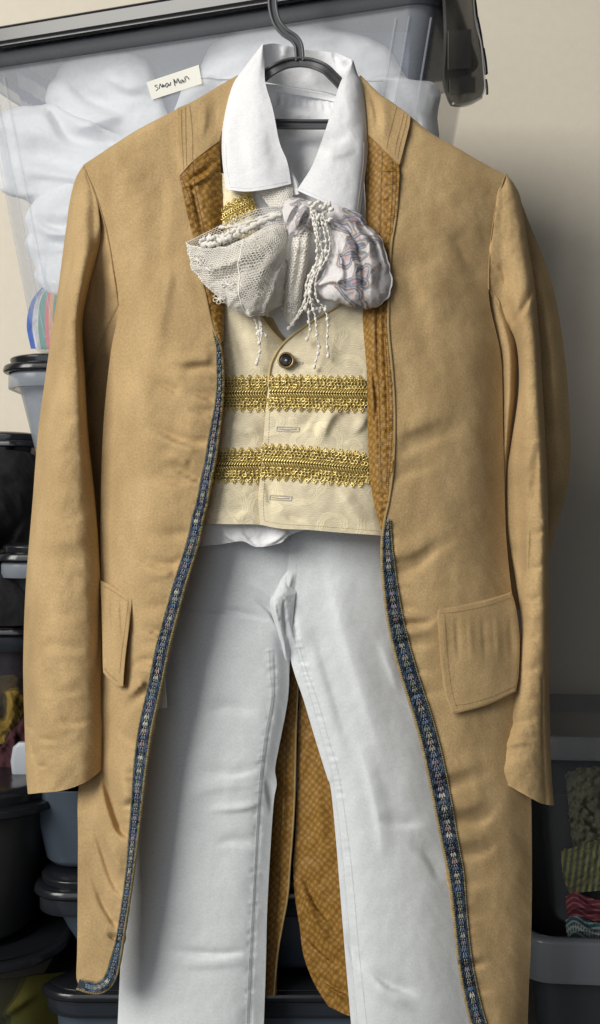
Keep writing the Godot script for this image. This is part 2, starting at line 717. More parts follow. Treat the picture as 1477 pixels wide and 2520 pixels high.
func lining_material() -> StandardMaterial3D:
	var n := 256
	var im := Image.create(n, n, false, Image.FORMAT_RGB8)
	var ht := Image.create(n, n, false, Image.FORMAT_RGB8)
	for j in n:
		for i in n:
			var u := fposmod(i / 64.0, 1.0) - 0.5
			var v := fposmod(j / 64.0, 1.0) - 0.5
			var d := Vector2(u, v).length()
			var e := maxf(absf(absf(u) - 0.5), absf(absf(v) - 0.5))
			var hgt := 0.5
			var c := Color(0.84, 0.62, 0.25)
			if d < 0.36:
				c = Color(0.92, 0.69, 0.30)
				hgt = 0.8
			elif d < 0.43:
				c = Color(0.66, 0.46, 0.17)
				hgt = 0.2
			if e < 0.17:
				c = Color(0.60, 0.41, 0.15)
				hgt = 0.15
				if e < 0.09:
					c = Color(0.86, 0.62, 0.26)
					hgt = 0.6
			var w := 0.94 + 0.06 * sin(j * PI / 2.0)
			im.set_pixel(i, j, c * w)
			ht.set_pixel(i, j, Color(hgt, hgt, hgt))
	var m := mat(lin(0.50, 0.525, 0.70), 0.55, 0.0, 0.4)
	m.albedo_texture = picture(im)
	m.heightmap_enabled = true
	m.heightmap_texture = picture(ht)
	m.heightmap_scale = 0.008
	return m

func brocade_material() -> StandardMaterial3D:
	var n := 1024
	var im := Image.create(n, n, false, Image.FORMAT_RGB8)
	var ht := Image.create(n, n, false, Image.FORMAT_RGB8)
	var f := FastNoiseLite.new()
	f.seed = 4
	f.frequency = 0.09
	for j in n:
		for i in n:
			var k := 0.93 + 0.05 * sin(j * 0.9) + 0.06 * f.get_noise_2d(i * 0.35, j * 2.2)
			im.set_pixel(i, j, Color(k, k * 0.985, k * 0.95))
			var h := 0.4 + 0.22 * sin(j * 0.9) + 0.1 * f.get_noise_2d(i, j * 4.0)
			ht.set_pixel(i, j, Color(h, h, h))
	var rng := RandomNumberGenerator.new()
	rng.seed = 77
	var light := Color(1.0, 0.985, 0.93)
	for s in 15:
		var cx := rng.randf() * n
		var cy := rng.randf() * n
		var a0 := rng.randf() * TAU
		var dir := 1.0 if rng.randf() < 0.5 else -1.0
		var big := rng.randf_range(70.0, 135.0)
		for lane in 3:
			var pts := PackedVector3Array()
			for k in 46:
				var t := k / 45.0
				var r := big * pow(1.0 - t, 0.75) + 9.0 + lane * 11.0
				var a := a0 + dir * t * 7.2
				pts.append(Vector3(cx + cos(a) * r, cy + sin(a) * r * 0.86, 0))
			dab_line(im, pts, 4.2, light, 0.42)
			dab_line(ht, pts, 4.6, Color(0.95, 0.95, 0.95), 0.5)
		for leaf in 4:
			var la := a0 + rng.randf() * TAU
			var p0 := Vector3(cx + cos(la) * big * 1.1, cy + sin(la) * big, 0)
			for vein in range(-2, 3):
				var pts := PackedVector3Array()
				for k in 12:
					var t := k / 11.0
					var b := la + vein * 0.28 * sin(t * PI) + dir * t * 0.5
					pts.append(p0 + Vector3(cos(b), sin(b), 0) * t * big * 0.8)
				dab_line(im, pts, 3.4, light, 0.36)
				dab_line(ht, pts, 3.8, Color(0.9, 0.9, 0.9), 0.4)
	var m := mat(lin(0.90, 0.82, 0.625), 0.66, 0.0, 0.5)
	m.albedo_texture = picture(im)
	m.heightmap_enabled = true
	m.heightmap_texture = picture(ht)
	m.heightmap_scale = 0.035
	return m

func paisley_material() -> StandardMaterial3D:
	var n := 512
	var im := Image.create(n, n, false, Image.FORMAT_RGB8)
	var f := FastNoiseLite.new()
	f.seed = 14
	f.frequency = 0.2
	for j in n:
		for i in n:
			var k := 0.90 + 0.09 * f.get_noise_2d(i * 2.0, j * 0.4) + 0.09 * f.get_noise_2d(i * 0.4, j * 2.0)
			im.set_pixel(i, j, Color(k * 0.99, k * 0.985, k))
	var rng := RandomNumberGenerator.new()
	rng.seed = 5
	for q in 70:
		dab(im, rng.randf() * n, rng.randf() * n, rng.randf_range(2.0, 6.0), [Color(0.93, 0.74, 0.66), Color(0.72, 0.74, 0.78), Color(0.86, 0.78, 0.70)][q % 3], 0.6)
	for s in 24:
		var o := Vector3(fposmod(60.0 + s * 187.0, n), fposmod(50.0 + s * 131.0, n), 0)
		var turn := rng.randf_range(-0.7, 0.7) + (PI if s % 2 else 0.0)
		var big := rng.randf_range(28.0, 44.0)
		var edge := PackedVector3Array()
		for k in 41:
			var t := k / 40.0 * TAU
			var r := big * (0.78 + 0.22 * cos(t))
			var p := Vector2(cos(t) * r * 1.25 + 0.25 * big * cos(t) * absf(cos(t)), sin(t) * r * 0.74 * (1.0 - 0.45 * cos(t)))
			p.y += 0.30 * p.x * absf(p.x) / big
			p = p.rotated(turn)
			edge.append(o + Vector3(p.x, p.y, 0))
		for lay in [[1.50, 2.8, Color(0.94, 0.72, 0.62)], [1.26, 5.0, Color(0.62, 0.65, 0.68)], [1.04, 3.0, Color(0.90, 0.80, 0.72)], [0.86, 3.4, Color(0.58, 0.62, 0.70)]]:
			var ring := PackedVector3Array()
			for p in edge:
				ring.append(o + (p - o) * lay[0])
			if lay[0] > 1.4:
				for k in range(0, ring.size(), 2):
					dab(im, ring[k].x, ring[k].y, lay[1], lay[2], 0.8)
			else:
				dab_line(im, ring, lay[1], lay[2].darkened(0.04), 0.8)
		for k in 9:
			var ring := PackedVector3Array()
			for p in edge:
				ring.append(o + (p - o) * (0.86 * (k + 1) / 9.0))
			dab_line(im, ring, 3.6, Color(0.50, 0.52, 0.68) if k > 2 else Color(0.84, 0.66, 0.64), 0.022 if s % 3 else 0.05)
		for q in 5:
			dab(im, o.x + rng.randf_range(-12, 12), o.y + rng.randf_range(-9, 9), 3.0, Color(0.90, 0.62, 0.56), 0.6)
	var m := mat(lin(0.93, 0.905, 0.88), 0.85, 0.0, 0.2)
	m.albedo_texture = picture(im)
	return m

# -------------------------------------------------------------------- the setting

func box_geo(g: Geo, lo: Vector3, hi: Vector3) -> void:
	var c := (lo + hi) * 0.5
	for ax in 3:
		for sg in [-1.0, 1.0]:
			var nn := Vector3.ZERO
			nn[ax] = sg
			var u := Vector3.ZERO
			u[(ax + 1) % 3] = (hi[(ax + 1) % 3] - lo[(ax + 1) % 3]) * 0.5
			var w := Vector3.ZERO
			w[(ax + 2) % 3] = (hi[(ax + 2) % 3] - lo[(ax + 2) % 3]) * 0.5
			var o := c + nn * (hi[ax] - lo[ax]) * 0.5
			g.quad_out(o - u - w, o + u - w, o + u + w, o - u + w, nn, Vector2.ZERO, Color.WHITE)

func build_setting() -> void:
	var g := Geo.new()
	box_geo(g, Vector3(-2.2, 0, -0.70), Vector3(2.2, 2.6, -0.58))
	var w := part("wall", g, M.wall, self)
	w.set_meta("kind", "structure")
	g = Geo.new()
	box_geo(g, Vector3(-2.2, -0.1, -0.70), Vector3(2.2, 0.0, 2.6))
	var f := part("floor", g, M.floor, self)
	f.set_meta("kind", "structure")

# -------------------------------------------------------------------- storage tubs

func turned(x: float, y: float, z: float, deg := 0.0) -> Transform3D:
	return Transform3D(Basis(Vector3.UP, deg_to_rad(deg)), Vector3(x, y, z))

func tub_body(h: float, bw: float, bd: float, tw: float, td: float, r: float, xf: Transform3D) -> Geo:
	var g := Geo.new()
	var t := 0.002
	g.loft([[0.0, bw - 0.014, bd - 0.014, r], [0.002, bw - 0.006, bd - 0.006, r], [0.010, bw, bd, r], [h * 0.5, (bw + tw) * 0.5, (bd + td) * 0.5, r], [h, tw, td, r],
		[h + 0.001, tw - t * 0.5, td - t * 0.5, r], [h, tw - t, td - t, r], [h * 0.5, (bw + tw) * 0.5 - t, (bd + td) * 0.5 - t, r], [0.012, bw - t, bd - t, r], [0.004, bw - 0.008, bd - 0.008, r]], xf, 8, true, true)
	return g

func rim_geo(h: float, tw: float, td: float, r: float, xf: Transform3D, drop := 0.02, out := 0.008) -> Geo:
	var g := Geo.new()
	g.loft([[h - drop, tw + 0.0008, td + 0.0008, r], [h - drop, tw + out, td + out, r + 0.004], [h - 0.004, tw + out, td + out, r + 0.004], [h, tw + out - 0.002, td + out - 0.002, r + 0.004], [h, tw + 0.0008, td + 0.0008, r]], xf, 8)
	return g

func lid_geo(h: float, tw: float, td: float, r: float, tall: float, xf: Transform3D, out := 0.014) -> Geo:
	var g := Geo.new()
	var a := tw + out
	var b := td + out
	g.loft([[h - 0.003, a - 0.006, b - 0.006, r], [h - 0.003, a - 0.001, b - 0.001, r], [h - 0.001, a, b, r], [h + 0.005, a - 0.0014, b - 0.0014, r], [h + 0.0065, a - 0.003, b - 0.003, r], [h + 0.007, a - 0.006, b - 0.006, r], [h + 0.0085, a - 0.0085, b - 0.0085, r], [h + tall * 0.28, a - 0.0087, b - 0.0087, r],
		[h + tall * 0.34, a - 0.0086, b - 0.0086, r], [h + tall * 0.72, a - 0.0074, b - 0.0074, r], [h + tall * 0.80, a - 0.0078, b - 0.0078, r], [h + tall * 0.90, a - 0.0110, b - 0.0110, r], [h + tall * 0.97, a - 0.016, b - 0.016, r], [h + tall, a - 0.021, b - 0.021, r], [h + tall, a - 0.040, b - 0.040, r],
		[h + tall - 0.004, a - 0.046, b - 0.046, r], [h + tall - 0.004, a - 0.060, b - 0.060, r]], xf, 10, false, true)
	return g

func tub(called: String, label: String, h: float, bw: float, bd: float, tw: float, td: float, r: float, xf: Transform3D, body: Material, rim: Material, lid: Material, tall: float, group := "") -> Node3D:
	var o := thing(called, label, "storage box", xf.origin, group)
	part("body", tub_body(h, bw, bd, tw, td, r, xf), body, o)
	if rim:
		part("rim", rim_geo(h - 0.004, tw, td, r, xf), rim, o)
	if lid:
		part("lid", lid_geo(h, tw, td, r + 0.006, tall, xf), lid, o)
	return o

func build_top_box() -> void:
	var h := 0.403
	var xf := turned(-0.1024, YC + 0.215, -0.2893, -18.0)
	var o := thing("storage_box", "big translucent storage box with black lid and handwritten snow man label", "storage box", xf.origin)
	part("body", tub_body(h, 0.2495, 0.108, 0.3185, 0.131, 0.030, xf), M.clear, o)
	part("rim", rim_geo(h + 0.002, 0.3185, 0.131, 0.034, xf, 0.022, 0.006), M.smoke, o)
	part("lid", lid_geo(h + 0.004, 0.3205, 0.133, 0.046, 0.034, xf, 0.013), M.black_plastic, o)
	# corner ribs moulded into the front
	for s in [-1.0, 1.0]:
		for off in [0.006, 0.030, 0.046]:
			var g := Geo.new()
			var a := xf * Vector3(s * (0.2495 - off), 0.02, 0.1085 - (0.012 if off < 0.01 else 0.0))
			var b := xf * Vector3(s * (0.3155 - off), h - 0.032, 0.1305 - (0.012 if off < 0.01 else 0.0))
			g.tube(PackedVector3Array([a, b]), PackedFloat32Array([0.0014]), 6, Color.WHITE)
			part("rib", g, M.clear, o)
	# clip handle at the corner of the short side
	var c := thing_part("clip_handle", o)
	var cg := Geo.new()
	var cs := sheet([[V(1094, -40, -72), V(1120, -42, -88), V(1146, -46, -108), V(1162, -50, -124)], [V(1099, 60, -70), V(1122, 58, -88), V(1150, 54, -108), V(1170, 50, -126)], [V(1098, 120, -68), V(1124, 118, -86), V(1156, 112, -106), V(1184, 108, -126)], [V(1094, 186, -66), V(1122, 184, -84), V(1156, 178, -104), V(1190, 172, -126)], [V(1106, 236, -68), V(1126, 236, -86), V(1158, 230, -104), V(1193, 214, -126)], [V(1116, 256, -70), V(1132, 260, -88), V(1158, 254, -106), V(1184, 240, -126)]], 24, 60)
	cloth(cg, cs, 4.0)
	part("plate", cg, M.clip, c)
	var zc := zmap([cs])
	for pn in [[1104, 76, 1160, 172], [1108, 194, 1170, 232]]:
		var pg := Geo.new()
		var rows := []
		for r in 3:
			var line := []
			for k in 4:
				var x := lerpf(pn[0], pn[2], k / 3.0)
				var y := lerpf(pn[1], pn[3], r / 2.0) - k * 1.5
				line.append(V(x, y, zat(zc, x, y) + 1.6))
			rows.append(line)
		cloth(pg, sheet(rows, 12, 12), 1.4)
		part("panel", pg, plastic(lin(0.085, 0.082, 0.078), 0.85, 0.26), c)
	var eg := Geo.new()
	var edge := PackedVector3Array()
	for row in cs:
		edge.append(row[row.size() - 1])
	rope(eg, edge, 3.0, Color.WHITE, 8)
	edge = PackedVector3Array()
	for p in cs[cs.size() - 1]:
		edge.append(p + V(0, 0, 1.0))
	rope(eg, edge, 4.6, Color.WHITE, 8)
	part("edge", eg, M.clip_edge, c, true)
	for y in [[-20, 1163, 44, 1172], [44, 1173, 118, 1186], [120, 1188, 182, 1196], [196, 1196, 232, 1199]]:
		var rg := Geo.new()
		var line := smooth([V(y[1], y[0], -128), V((y[1] + y[3]) * 0.5 + 1.0, (y[0] + y[2]) * 0.5, -128), V(y[3], y[2], -128)], 8)
		rope(rg, line, 6.0 if y[0] < 190 else 3.5, Color.WHITE, 10)
		part("grip", rg, M.black_plastic, c)
	# the stuck-on label with its handwriting
	var n := (xf.basis * Vector3(0, -0.0617, 1.0)).normalized()
	var fo := xf * Vector3(0, h, 0.131)
	fo += n * 0.0012
	var lg := Geo.new()
	var corners := [V(360.2, 202.5, 0), V(489.2, 159.6, 0), V(497.4, 206.0, 0), V(374.1, 245.5, 0)]
	var lw := []
	var lu := []
	for r in 7:
		var row := PackedVector3Array()
		var q := PackedVector2Array()
		for k in 9:
			var a: Vector3 = corners[0].lerp(corners[1], k / 8.0).lerp(corners[3].lerp(corners[2], k / 8.0), r / 6.0)
			var lift := 0.0014 * pow(absf(k / 4.0 - 1.0), 5.0) + 0.0005 * sin(k * 0.9)
			row.append(on_plane(a.x, a.y, fo + n * lift, n))
			q.append(Vector2(k, r))
		lw.append(row)
		lu.append(q)
	lg.shell(lw, lu, [], 0.0003)
	var lab := part("label", lg, M.paper, o)
	lab.set_meta("label", "white paper label with snow Man handwritten in black")
	var ig := Geo.new()
	for s in [[275, 508, 246, 510, 240, 526, 268, 538, 286, 556, 274, 578, 254, 590], [304, 562, 306, 530, 312, 496, 316, 490, 330, 520, 345, 538, 348, 520, 350, 492], [362, 505, 352, 520, 358, 534, 374, 526, 374, 510, 362, 505],
			[424, 476, 404, 486, 393, 508, 398, 530, 414, 536, 430, 510, 437, 488, 440, 508, 450, 512, 462, 500, 468, 464], [531, 516, 522, 470, 512, 420, 530, 448, 546, 472, 560, 440, 572, 410, 584, 445, 601, 480],
			[642, 428, 622, 436, 611, 455, 618, 470, 634, 464, 648, 432, 652, 452, 664, 466], [676, 458, 681, 425, 673, 403, 686, 386, 704, 380, 720, 392, 728, 412, 740, 416]]:
		var line := PackedVector3Array()
		for p in smooth(xy(s), 5):
			line.append(on_plane(p.x * 0.168 + 341.2, p.y * 0.168 + 124.06, fo + n * 0.0010, n))
		ig.tube(line, PackedFloat32Array([0.00046]), 6, Color.WHITE, false, 0.35, n)
	part("handwriting", ig, M.ink, lab)
	# what is inside: a white fleece costume, a navy cloth, a striped scarf
	var inner := func(x: float, y: float, back: float) -> float:
		return (on_plane(x, y, fo - n * back, n).z) * 1000.0
	var costume := thing("fleece_costume", "soft white fleece costume bundled up inside the big translucent box", "costume", xf * Vector3(0, 0.01, 0))
	var bundles := [
		# outline rows: [y, left, right, bulge mm, depth behind the face]
		[[126, 235, 300], [136, 190, 345], [160, 150, 372], [190, 136, 384], [220, 118, 392], [262, 112, 404], [310, 150, 425], [380, 200, 470]],
		[[258, 92, 128], [266, 50, 150], [282, 6, 186], [300, -44, 240], [350, -30, 330], [430, -10, 420], [470, 8, 520], [492, 52, 560], [512, 78, 600], [560, 120, 620]],
		[[60, 640, 760], [72, 590, 830], [85, 556, 890], [112, 520, 945], [175, 486, 992], [196, 462, 1010], [206, 455, 1075], [320, 420, 1082], [420, 440, 1075], [560, 480, 1065]],
		[[452, 170, 260], [462, 130, 290], [490, 92, 320], [535, 58, 330], [575, 72, 330], [600, 64, 330], [650, 82, 320], [690, 104, 300]],
		[[636, 110, 205], [650, 92, 210], [672, 86, 215], [690, 90, 215], [715, 106, 205], [730, 126, 195]]]
	var depth := [34.0, 20.0, 26.0, 10.0, 6.0]
	var swell := [30.0, 34.0, 36.0, 22.0, 14.0]
	var fl := make_folds([[-22, 22, -20, 290, 110, 262, 160, 330, 210, 350, 330, 350], [16, 24, 150, 320, 230, 305, 340, 260], [-18, 20, 140, 170, 230, 250, 350, 290], [-14, 18, 190, 330, 260, 352, 330, 366, 420, 330], [14, 20, 240, 170, 300, 210, 380, 230],
		[-16, 22, 400, 330, 500, 260, 580, 190], [-24, 34, 740, 90, 830, 200, 920, 330], [-14, 14, 70, 530, 150, 560, 230, 530], [-12, 14, 60, 590, 140, 600, 250, 585], [10, 12, 80, 560, 150, 580, 240, 560], [-9, 10, 100, 620, 160, 628, 230, 610], [16, 22, 20, 420, 200, 440, 380, 520], [-16, 26, -20, 380, 100, 390, 240, 440], [-18, 26, 940, 180, 960, 260, 1000, 360], [14, 26, 1000, 210, 1030, 300, 1040, 420]])
	for b in bundles.size():
		var ctrl := []
		for rw in bundles[b]:
			var line := []
			for k in 7:
				var x := lerpf(rw[1], rw[2], k / 6.0)
				line.append(V(x, rw[0], 0))
			ctrl.append(line)
		var g2 := sheet(ctrl, 60, 60, [], 0.0, 60.0, false, 0.42, 0.42, 9.0, 0.08)
		for r in g2.size():
			for k in g2[0].size():
				var p: Vector3 = g2[r][k]
				var u := absf(k / 30.0 - 1.0)
				var v := absf(r / 30.0 - 1.0)
				var dome := sqrt(maxf(0.0, 1.0 - pow(u, 5.0))) * sqrt(maxf(0.0, 1.0 - pow(v, 5.0)))
				p.z = inner.call(p.x, p.y, 0.001 * (depth[b] + swell[b] * (1.0 - dome))) + fold_z(fl, p.x, p.y) + 8.0 * fine.get_noise_2d(p.x * 0.045 + b * 50.0, p.y * 0.075) + 2.0 * (absf(fine.get_noise_2d(p.x * 0.05 + 20.0 * b, p.y * 0.09 + 11.0)) - 0.3)
				g2[r][k] = p
		var cg2 := Geo.new()
		cloth(cg2, g2, 3.0)
		part("fold" if b < 3 else ("sleeve" if b == 3 else "cuff"), cg2, M.plush, costume)
	var back := Geo.new()
	var bc := []
	for y in [80, 300, 560, 800]:
		var line := []
		for x in [30 + (y - 80) * 0.12, 300, 650, 1010 - (y - 80) * 0.06]:
			line.append(V(x, y, inner.call(x, y, 0.070)))
		bc.append(line)
	var bs := sheet(bc, 110, 90, [[12, 20, 0, 150, 80, 200, 200, 280], [-12, 20, 60, 120, 140, 170, 260, 240]], 10.0, 70.0)
	var bcol := []
	for row in bs:
		var q := PackedColorArray()
		for p in row:
			var stripe: bool = fposmod(p.y - p.x * 0.62 + 10.0 * fine.get_noise_2d(p.x * 0.1, 3.0), 62.0) < 26.0
			q.append(lin(0.055, 0.075, 0.135) if stripe and p.x < 260.0 else (lin(0.34, 0.345, 0.34) if p.x < 150.0 else lin(0.14, 0.17, 0.25)))
		bcol.append(q)
	cloth(back, bs, 3.0, 100.0, 0.0, bcol)
	solo("folded_blanket", back, M.tinted, xf * Vector3(0, 0.01, -0.02), "blue grey cloth with dark stripes behind the white fleece in the big box", "blanket")
	var sg := Geo.new()
	var cols := []
	var ss := sheet([[V(118, 690, 0), V(150, 672, 0), V(185, 660, 0)], [V(78, 740, 0), V(120, 730, 0), V(190, 720, 0)], [V(66, 800, 0), V(115, 800, 0), V(190, 790, 0)], [V(76, 858, 0), V(120, 860, 0), V(190, 862, 0)]], 64, 40)
	var bands := [lin(0.10, 0.17, 0.48), lin(0.10, 0.17, 0.48), lin(0.80, 0.78, 0.84), lin(0.80, 0.78, 0.84), lin(0.05, 0.30, 0.20), lin(0.05, 0.30, 0.20), lin(0.75, 0.10, 0.12), lin(0.85, 0.40, 0.10), lin(0.05, 0.30, 0.20), lin(0.75, 0.08, 0.14), lin(0.75, 0.08, 0.14)]
	for r in ss.size():
		var q := PackedColorArray()
		for k in ss[0].size():
			var p: Vector3 = ss[r][k]
			p.z = inner.call(p.x, p.y, 0.012) + 1.6 * sin(k * 0.22) + 3.0 * fine.get_noise_2d(p.x * 0.2, p.y * 0.2)
			ss[r][k] = p
			q.append(bands[clampi(int(k / 64.0 * 13.0), 0, 10)])
		cols.append(q)
	cloth(sg, ss, 3.0, 100.0, 0.0, cols)
	solo("striped_scarf", sg, M.tinted, xf * Vector3(-0.22, 0.01, 0.05), "striped scarf of blue white green and red at the box's lower corner", "scarf")

func thing_part(called: String, parent: Node3D) -> Node3D:
	var o := Node3D.new()
	o.name = called
	parent.add_child(o, true)
	return o

# a tub whose front left top corner stands at (x px, y px) at depth z mm
func build_left_stacks() -> void:
	# the middle stack, running behind the outfit
	var r := 0.045
	var z := -200.0
	var f := P(40, 905, z)
	tub("storage_box", "translucent grey storage box with black lid just below the big box", 0.225, 0.240, 0.120, 0.290, 0.150, r, turned(f.x + 0.278, f.y - 0.225, f.z - 0.150), M.milk, M.milk, M.black_plastic, 0.020)
	var yb := f.y - 0.225 - 0.022
	f = P(-22, 1352, -150.0)
	tub("storage_box", "dark storage box whose glossy lid corner shows beside the left sleeve", 0.20, 0.235, 0.150, 0.290, 0.180, 0.03, turned(f.x + 0.300, yb - 0.20, f.z - 0.195), M.smoke, M.milk, M.black_plastic, 0.020)
	f = P(66, 1950, -100.0)
	var top4 := f.y
	var bot4 := P(115, 2152, -100.0).y
	tub("storage_box", "slate blue translucent storage box showing below the left cuff", top4 - bot4, 0.262, 0.150, 0.276, 0.165, 0.030, turned(f.x + 0.276, bot4, f.z - 0.165), M.slate, null, null, 0.02)
	var lid := P(58, 2212, -80.0)
	var bot5 := P(180, 2418, -90.0).y
	tub("storage_box", "slate storage box with black lid under the slate blue box", lid.y - bot5, 0.225, 0.150, 0.268, 0.176, 0.040, turned(lid.x + 0.284, bot5, lid.z - 0.19), M.slate, M.smoke, M.black_plastic, bot4 - lid.y - 0.001)
	lid = P(70, 2462, -70.0)
	tub("storage_box", "lowest storage box of the stack, black lid under the coat's rounded hem", lid.y - 0.30, 0.235, 0.150, 0.268, 0.180, 0.045, turned(lid.x + 0.284, 0.30, lid.z - 0.194), M.slate, M.smoke, M.black_plastic, bot5 - lid.y - 0.001)
	var g := Geo.new()
	box_geo(g, Vector3(-0.22, 0.0, -0.36), Vector3(0.24, 0.298, -0.12))
	# the far left stack
	f = P(70, 1095, -330.0)
	tub("storage_box", "black storage box with black lid at the far left edge", 0.14, 0.220, 0.110, 0.250, 0.130, 0.03, turned(f.x - 0.252, f.y - 0.14, f.z - 0.130), M.black_plastic, null, M.black_plastic, 0.020)
	var dark := Geo.new()
	cloth(dark, sheet([[V(-90, 1108, -240), V(-20, 1105, -215), V(60, 1112, -230), V(110, 1130, -260)], [V(-90, 1200, -215), V(-20, 1200, -190), V(50, 1210, -210), V(110, 1220, -240)], [V(-90, 1330, -200), V(-20, 1330, -185), V(10, 1340, -200), V(110, 1340, -240)],
		[V(-90, 1460, -185), V(-20, 1470, -160), V(60, 1470, -172), V(120, 1480, -210)], [V(-90, 1535, -180), V(-20, 1540, -165), V(60, 1540, -172), V(120, 1545, -200)]], 50, 70, [[-12, 12, -40, 1380, 20, 1330, 60, 1270], [-9, 10, -30, 1430, 20, 1400, 60, 1410], [10, 14, -40, 1300, 20, 1310, 60, 1330]], 4.0, 90.0), 3.0)
	solo("black_garment", dark, M.dark_cloth, P(0, 1535, -190), "crumpled black garment heaped beside the left sleeve", "garment")
	f = P(80, 1556, -190.0)
	var base3 := P(60, 1935, -190.0).y
	var o3 := tub("storage_box", "smoky storage box holding yellow and maroon cloth at the left edge", f.y - base3, 0.230, 0.130, 0.255, 0.150, 0.03, turned(f.x - 0.255, base3, f.z - 0.150), plastic(lin(0.05, 0.05, 0.06), 0.35, 0.3), M.smoke, M.black_plastic, 0.016)
	var tabg := Geo.new()
	var tc := P(58, 1872, -176.0)
	tabg.loft([[-0.022, 0.006, 0.004, 0.003], [-0.018, 0.014, 0.007, 0.006], [0.0, 0.016, 0.008, 0.007], [0.018, 0.013, 0.007, 0.006], [0.024, 0.006, 0.004, 0.003]], Transform3D(Basis(), tc), 5, true, true)
	part("catch", tabg, plastic(lin(0.42, 0.45, 0.50), 0.9, 0.3), o3)
	var yg := Geo.new()
	cloth(yg, sheet([[V(-60, 1680, -215), V(-20, 1668, -205), V(34, 1662, -205), V(60, 1690, -215)], [V(-60, 1750, -208), V(-20, 1750, -200), V(36, 1735, -200), V(60, 1745, -210)], [V(-60, 1840, -210), V(-25, 1840, -203), V(6, 1830, -205), V(20, 1820, -212)]], 40, 40, [[7, 9, -10, 1690, 25, 1720, 30, 1780], [-6, 8, 0, 1680, 8, 1740, 0, 1800]], 4.0, 40.0), 3.0)
	solo("yellow_cloth", yg, mat(lin(0.20, 0.13, 0.02), 0.9), P(0, 1900, -210), "mustard yellow cloth showing through the smoky box", "cloth")
	var mg := Geo.new()
	cloth(mg, sheet([[V(-60, 1590, -222), V(0, 1585, -216), V(75, 1590, -220)], [V(-60, 1700, -226), V(0, 1700, -220), V(75, 1700, -222)], [V(-60, 1780, -214), V(10, 1780, -208), V(75, 1775, -214)], [V(-60, 1925, -212), V(10, 1925, -206), V(75, 1925, -212)]], 40, 50, [[6, 8, 20, 1780, 35, 1850, 25, 1910], [-5, 7, 40, 1780, 50, 1850, 48, 1910]], 5.0, 40.0), 3.0)
	solo("maroon_cloth", mg, mat(lin(0.045, 0.010, 0.014), 0.9), P(0, 1925, -212), "dark maroon cloth under the yellow cloth in the smoky box", "cloth")
	var o4 := P(96, 2010, -60.0)
	var b4 := P(60, 2368, -60.0).y
	tub("storage_box", "tall black storage box with black lid at the lower left", o4.y - b4, 0.232, 0.200, 0.262, 0.225, 0.075, turned(o4.x - 0.268, b4, o4.z - 0.228), plastic(lin(0.030, 0.031, 0.034), 0.93, 0.33), null, M.black_plastic, 0.026)
	var o5 := P(165, 2412, -30.0)
	tub("storage_box", "storage box of yellow green cloth at the very bottom left", 0.33, 0.25, 0.23, 0.280, 0.260, 0.085, turned(o5.x - 0.315, o5.y - 0.33, o5.z - 0.29), plastic(lin(0.05, 0.05, 0.05), 0.35, 0.3), null, M.black_plastic, b4 - o5.y - 0.001)
	var gg := Geo.new()
	var gcol := []
	var gs := sheet([[V(-60, 2410, -90), V(20, 2410, -84), V(90, 2400, -94), V(190, 2390, -130)], [V(-60, 2500, -88), V(20, 2500, -82), V(90, 2500, -92), V(190, 2500, -130)], [V(-60, 2640, -92), V(20, 2640, -86), V(90, 2640, -96), V(190, 2640, -134)]], 40, 30, [[5, 12, -20, 2520, 40, 2480, 100, 2440]], 1.0, 120.0)
	for row in gs:
		var q := PackedColorArray()
		for p in row:
			q.append(lin(0.07, 0.065, 0.018).lerp(lin(0.06, 0.10, 0.045), smoothstep(2460.0, 2560.0, p.y - p.x * 0.4)))
		gcol.append(q)
	cloth(gg, gs, 3.0, 100.0, 0.0, gcol)
	solo("green_cloth", gg, M.tinted, P(30, 2640, -60), "yellow green cloth seen through the bottom left box", "cloth")

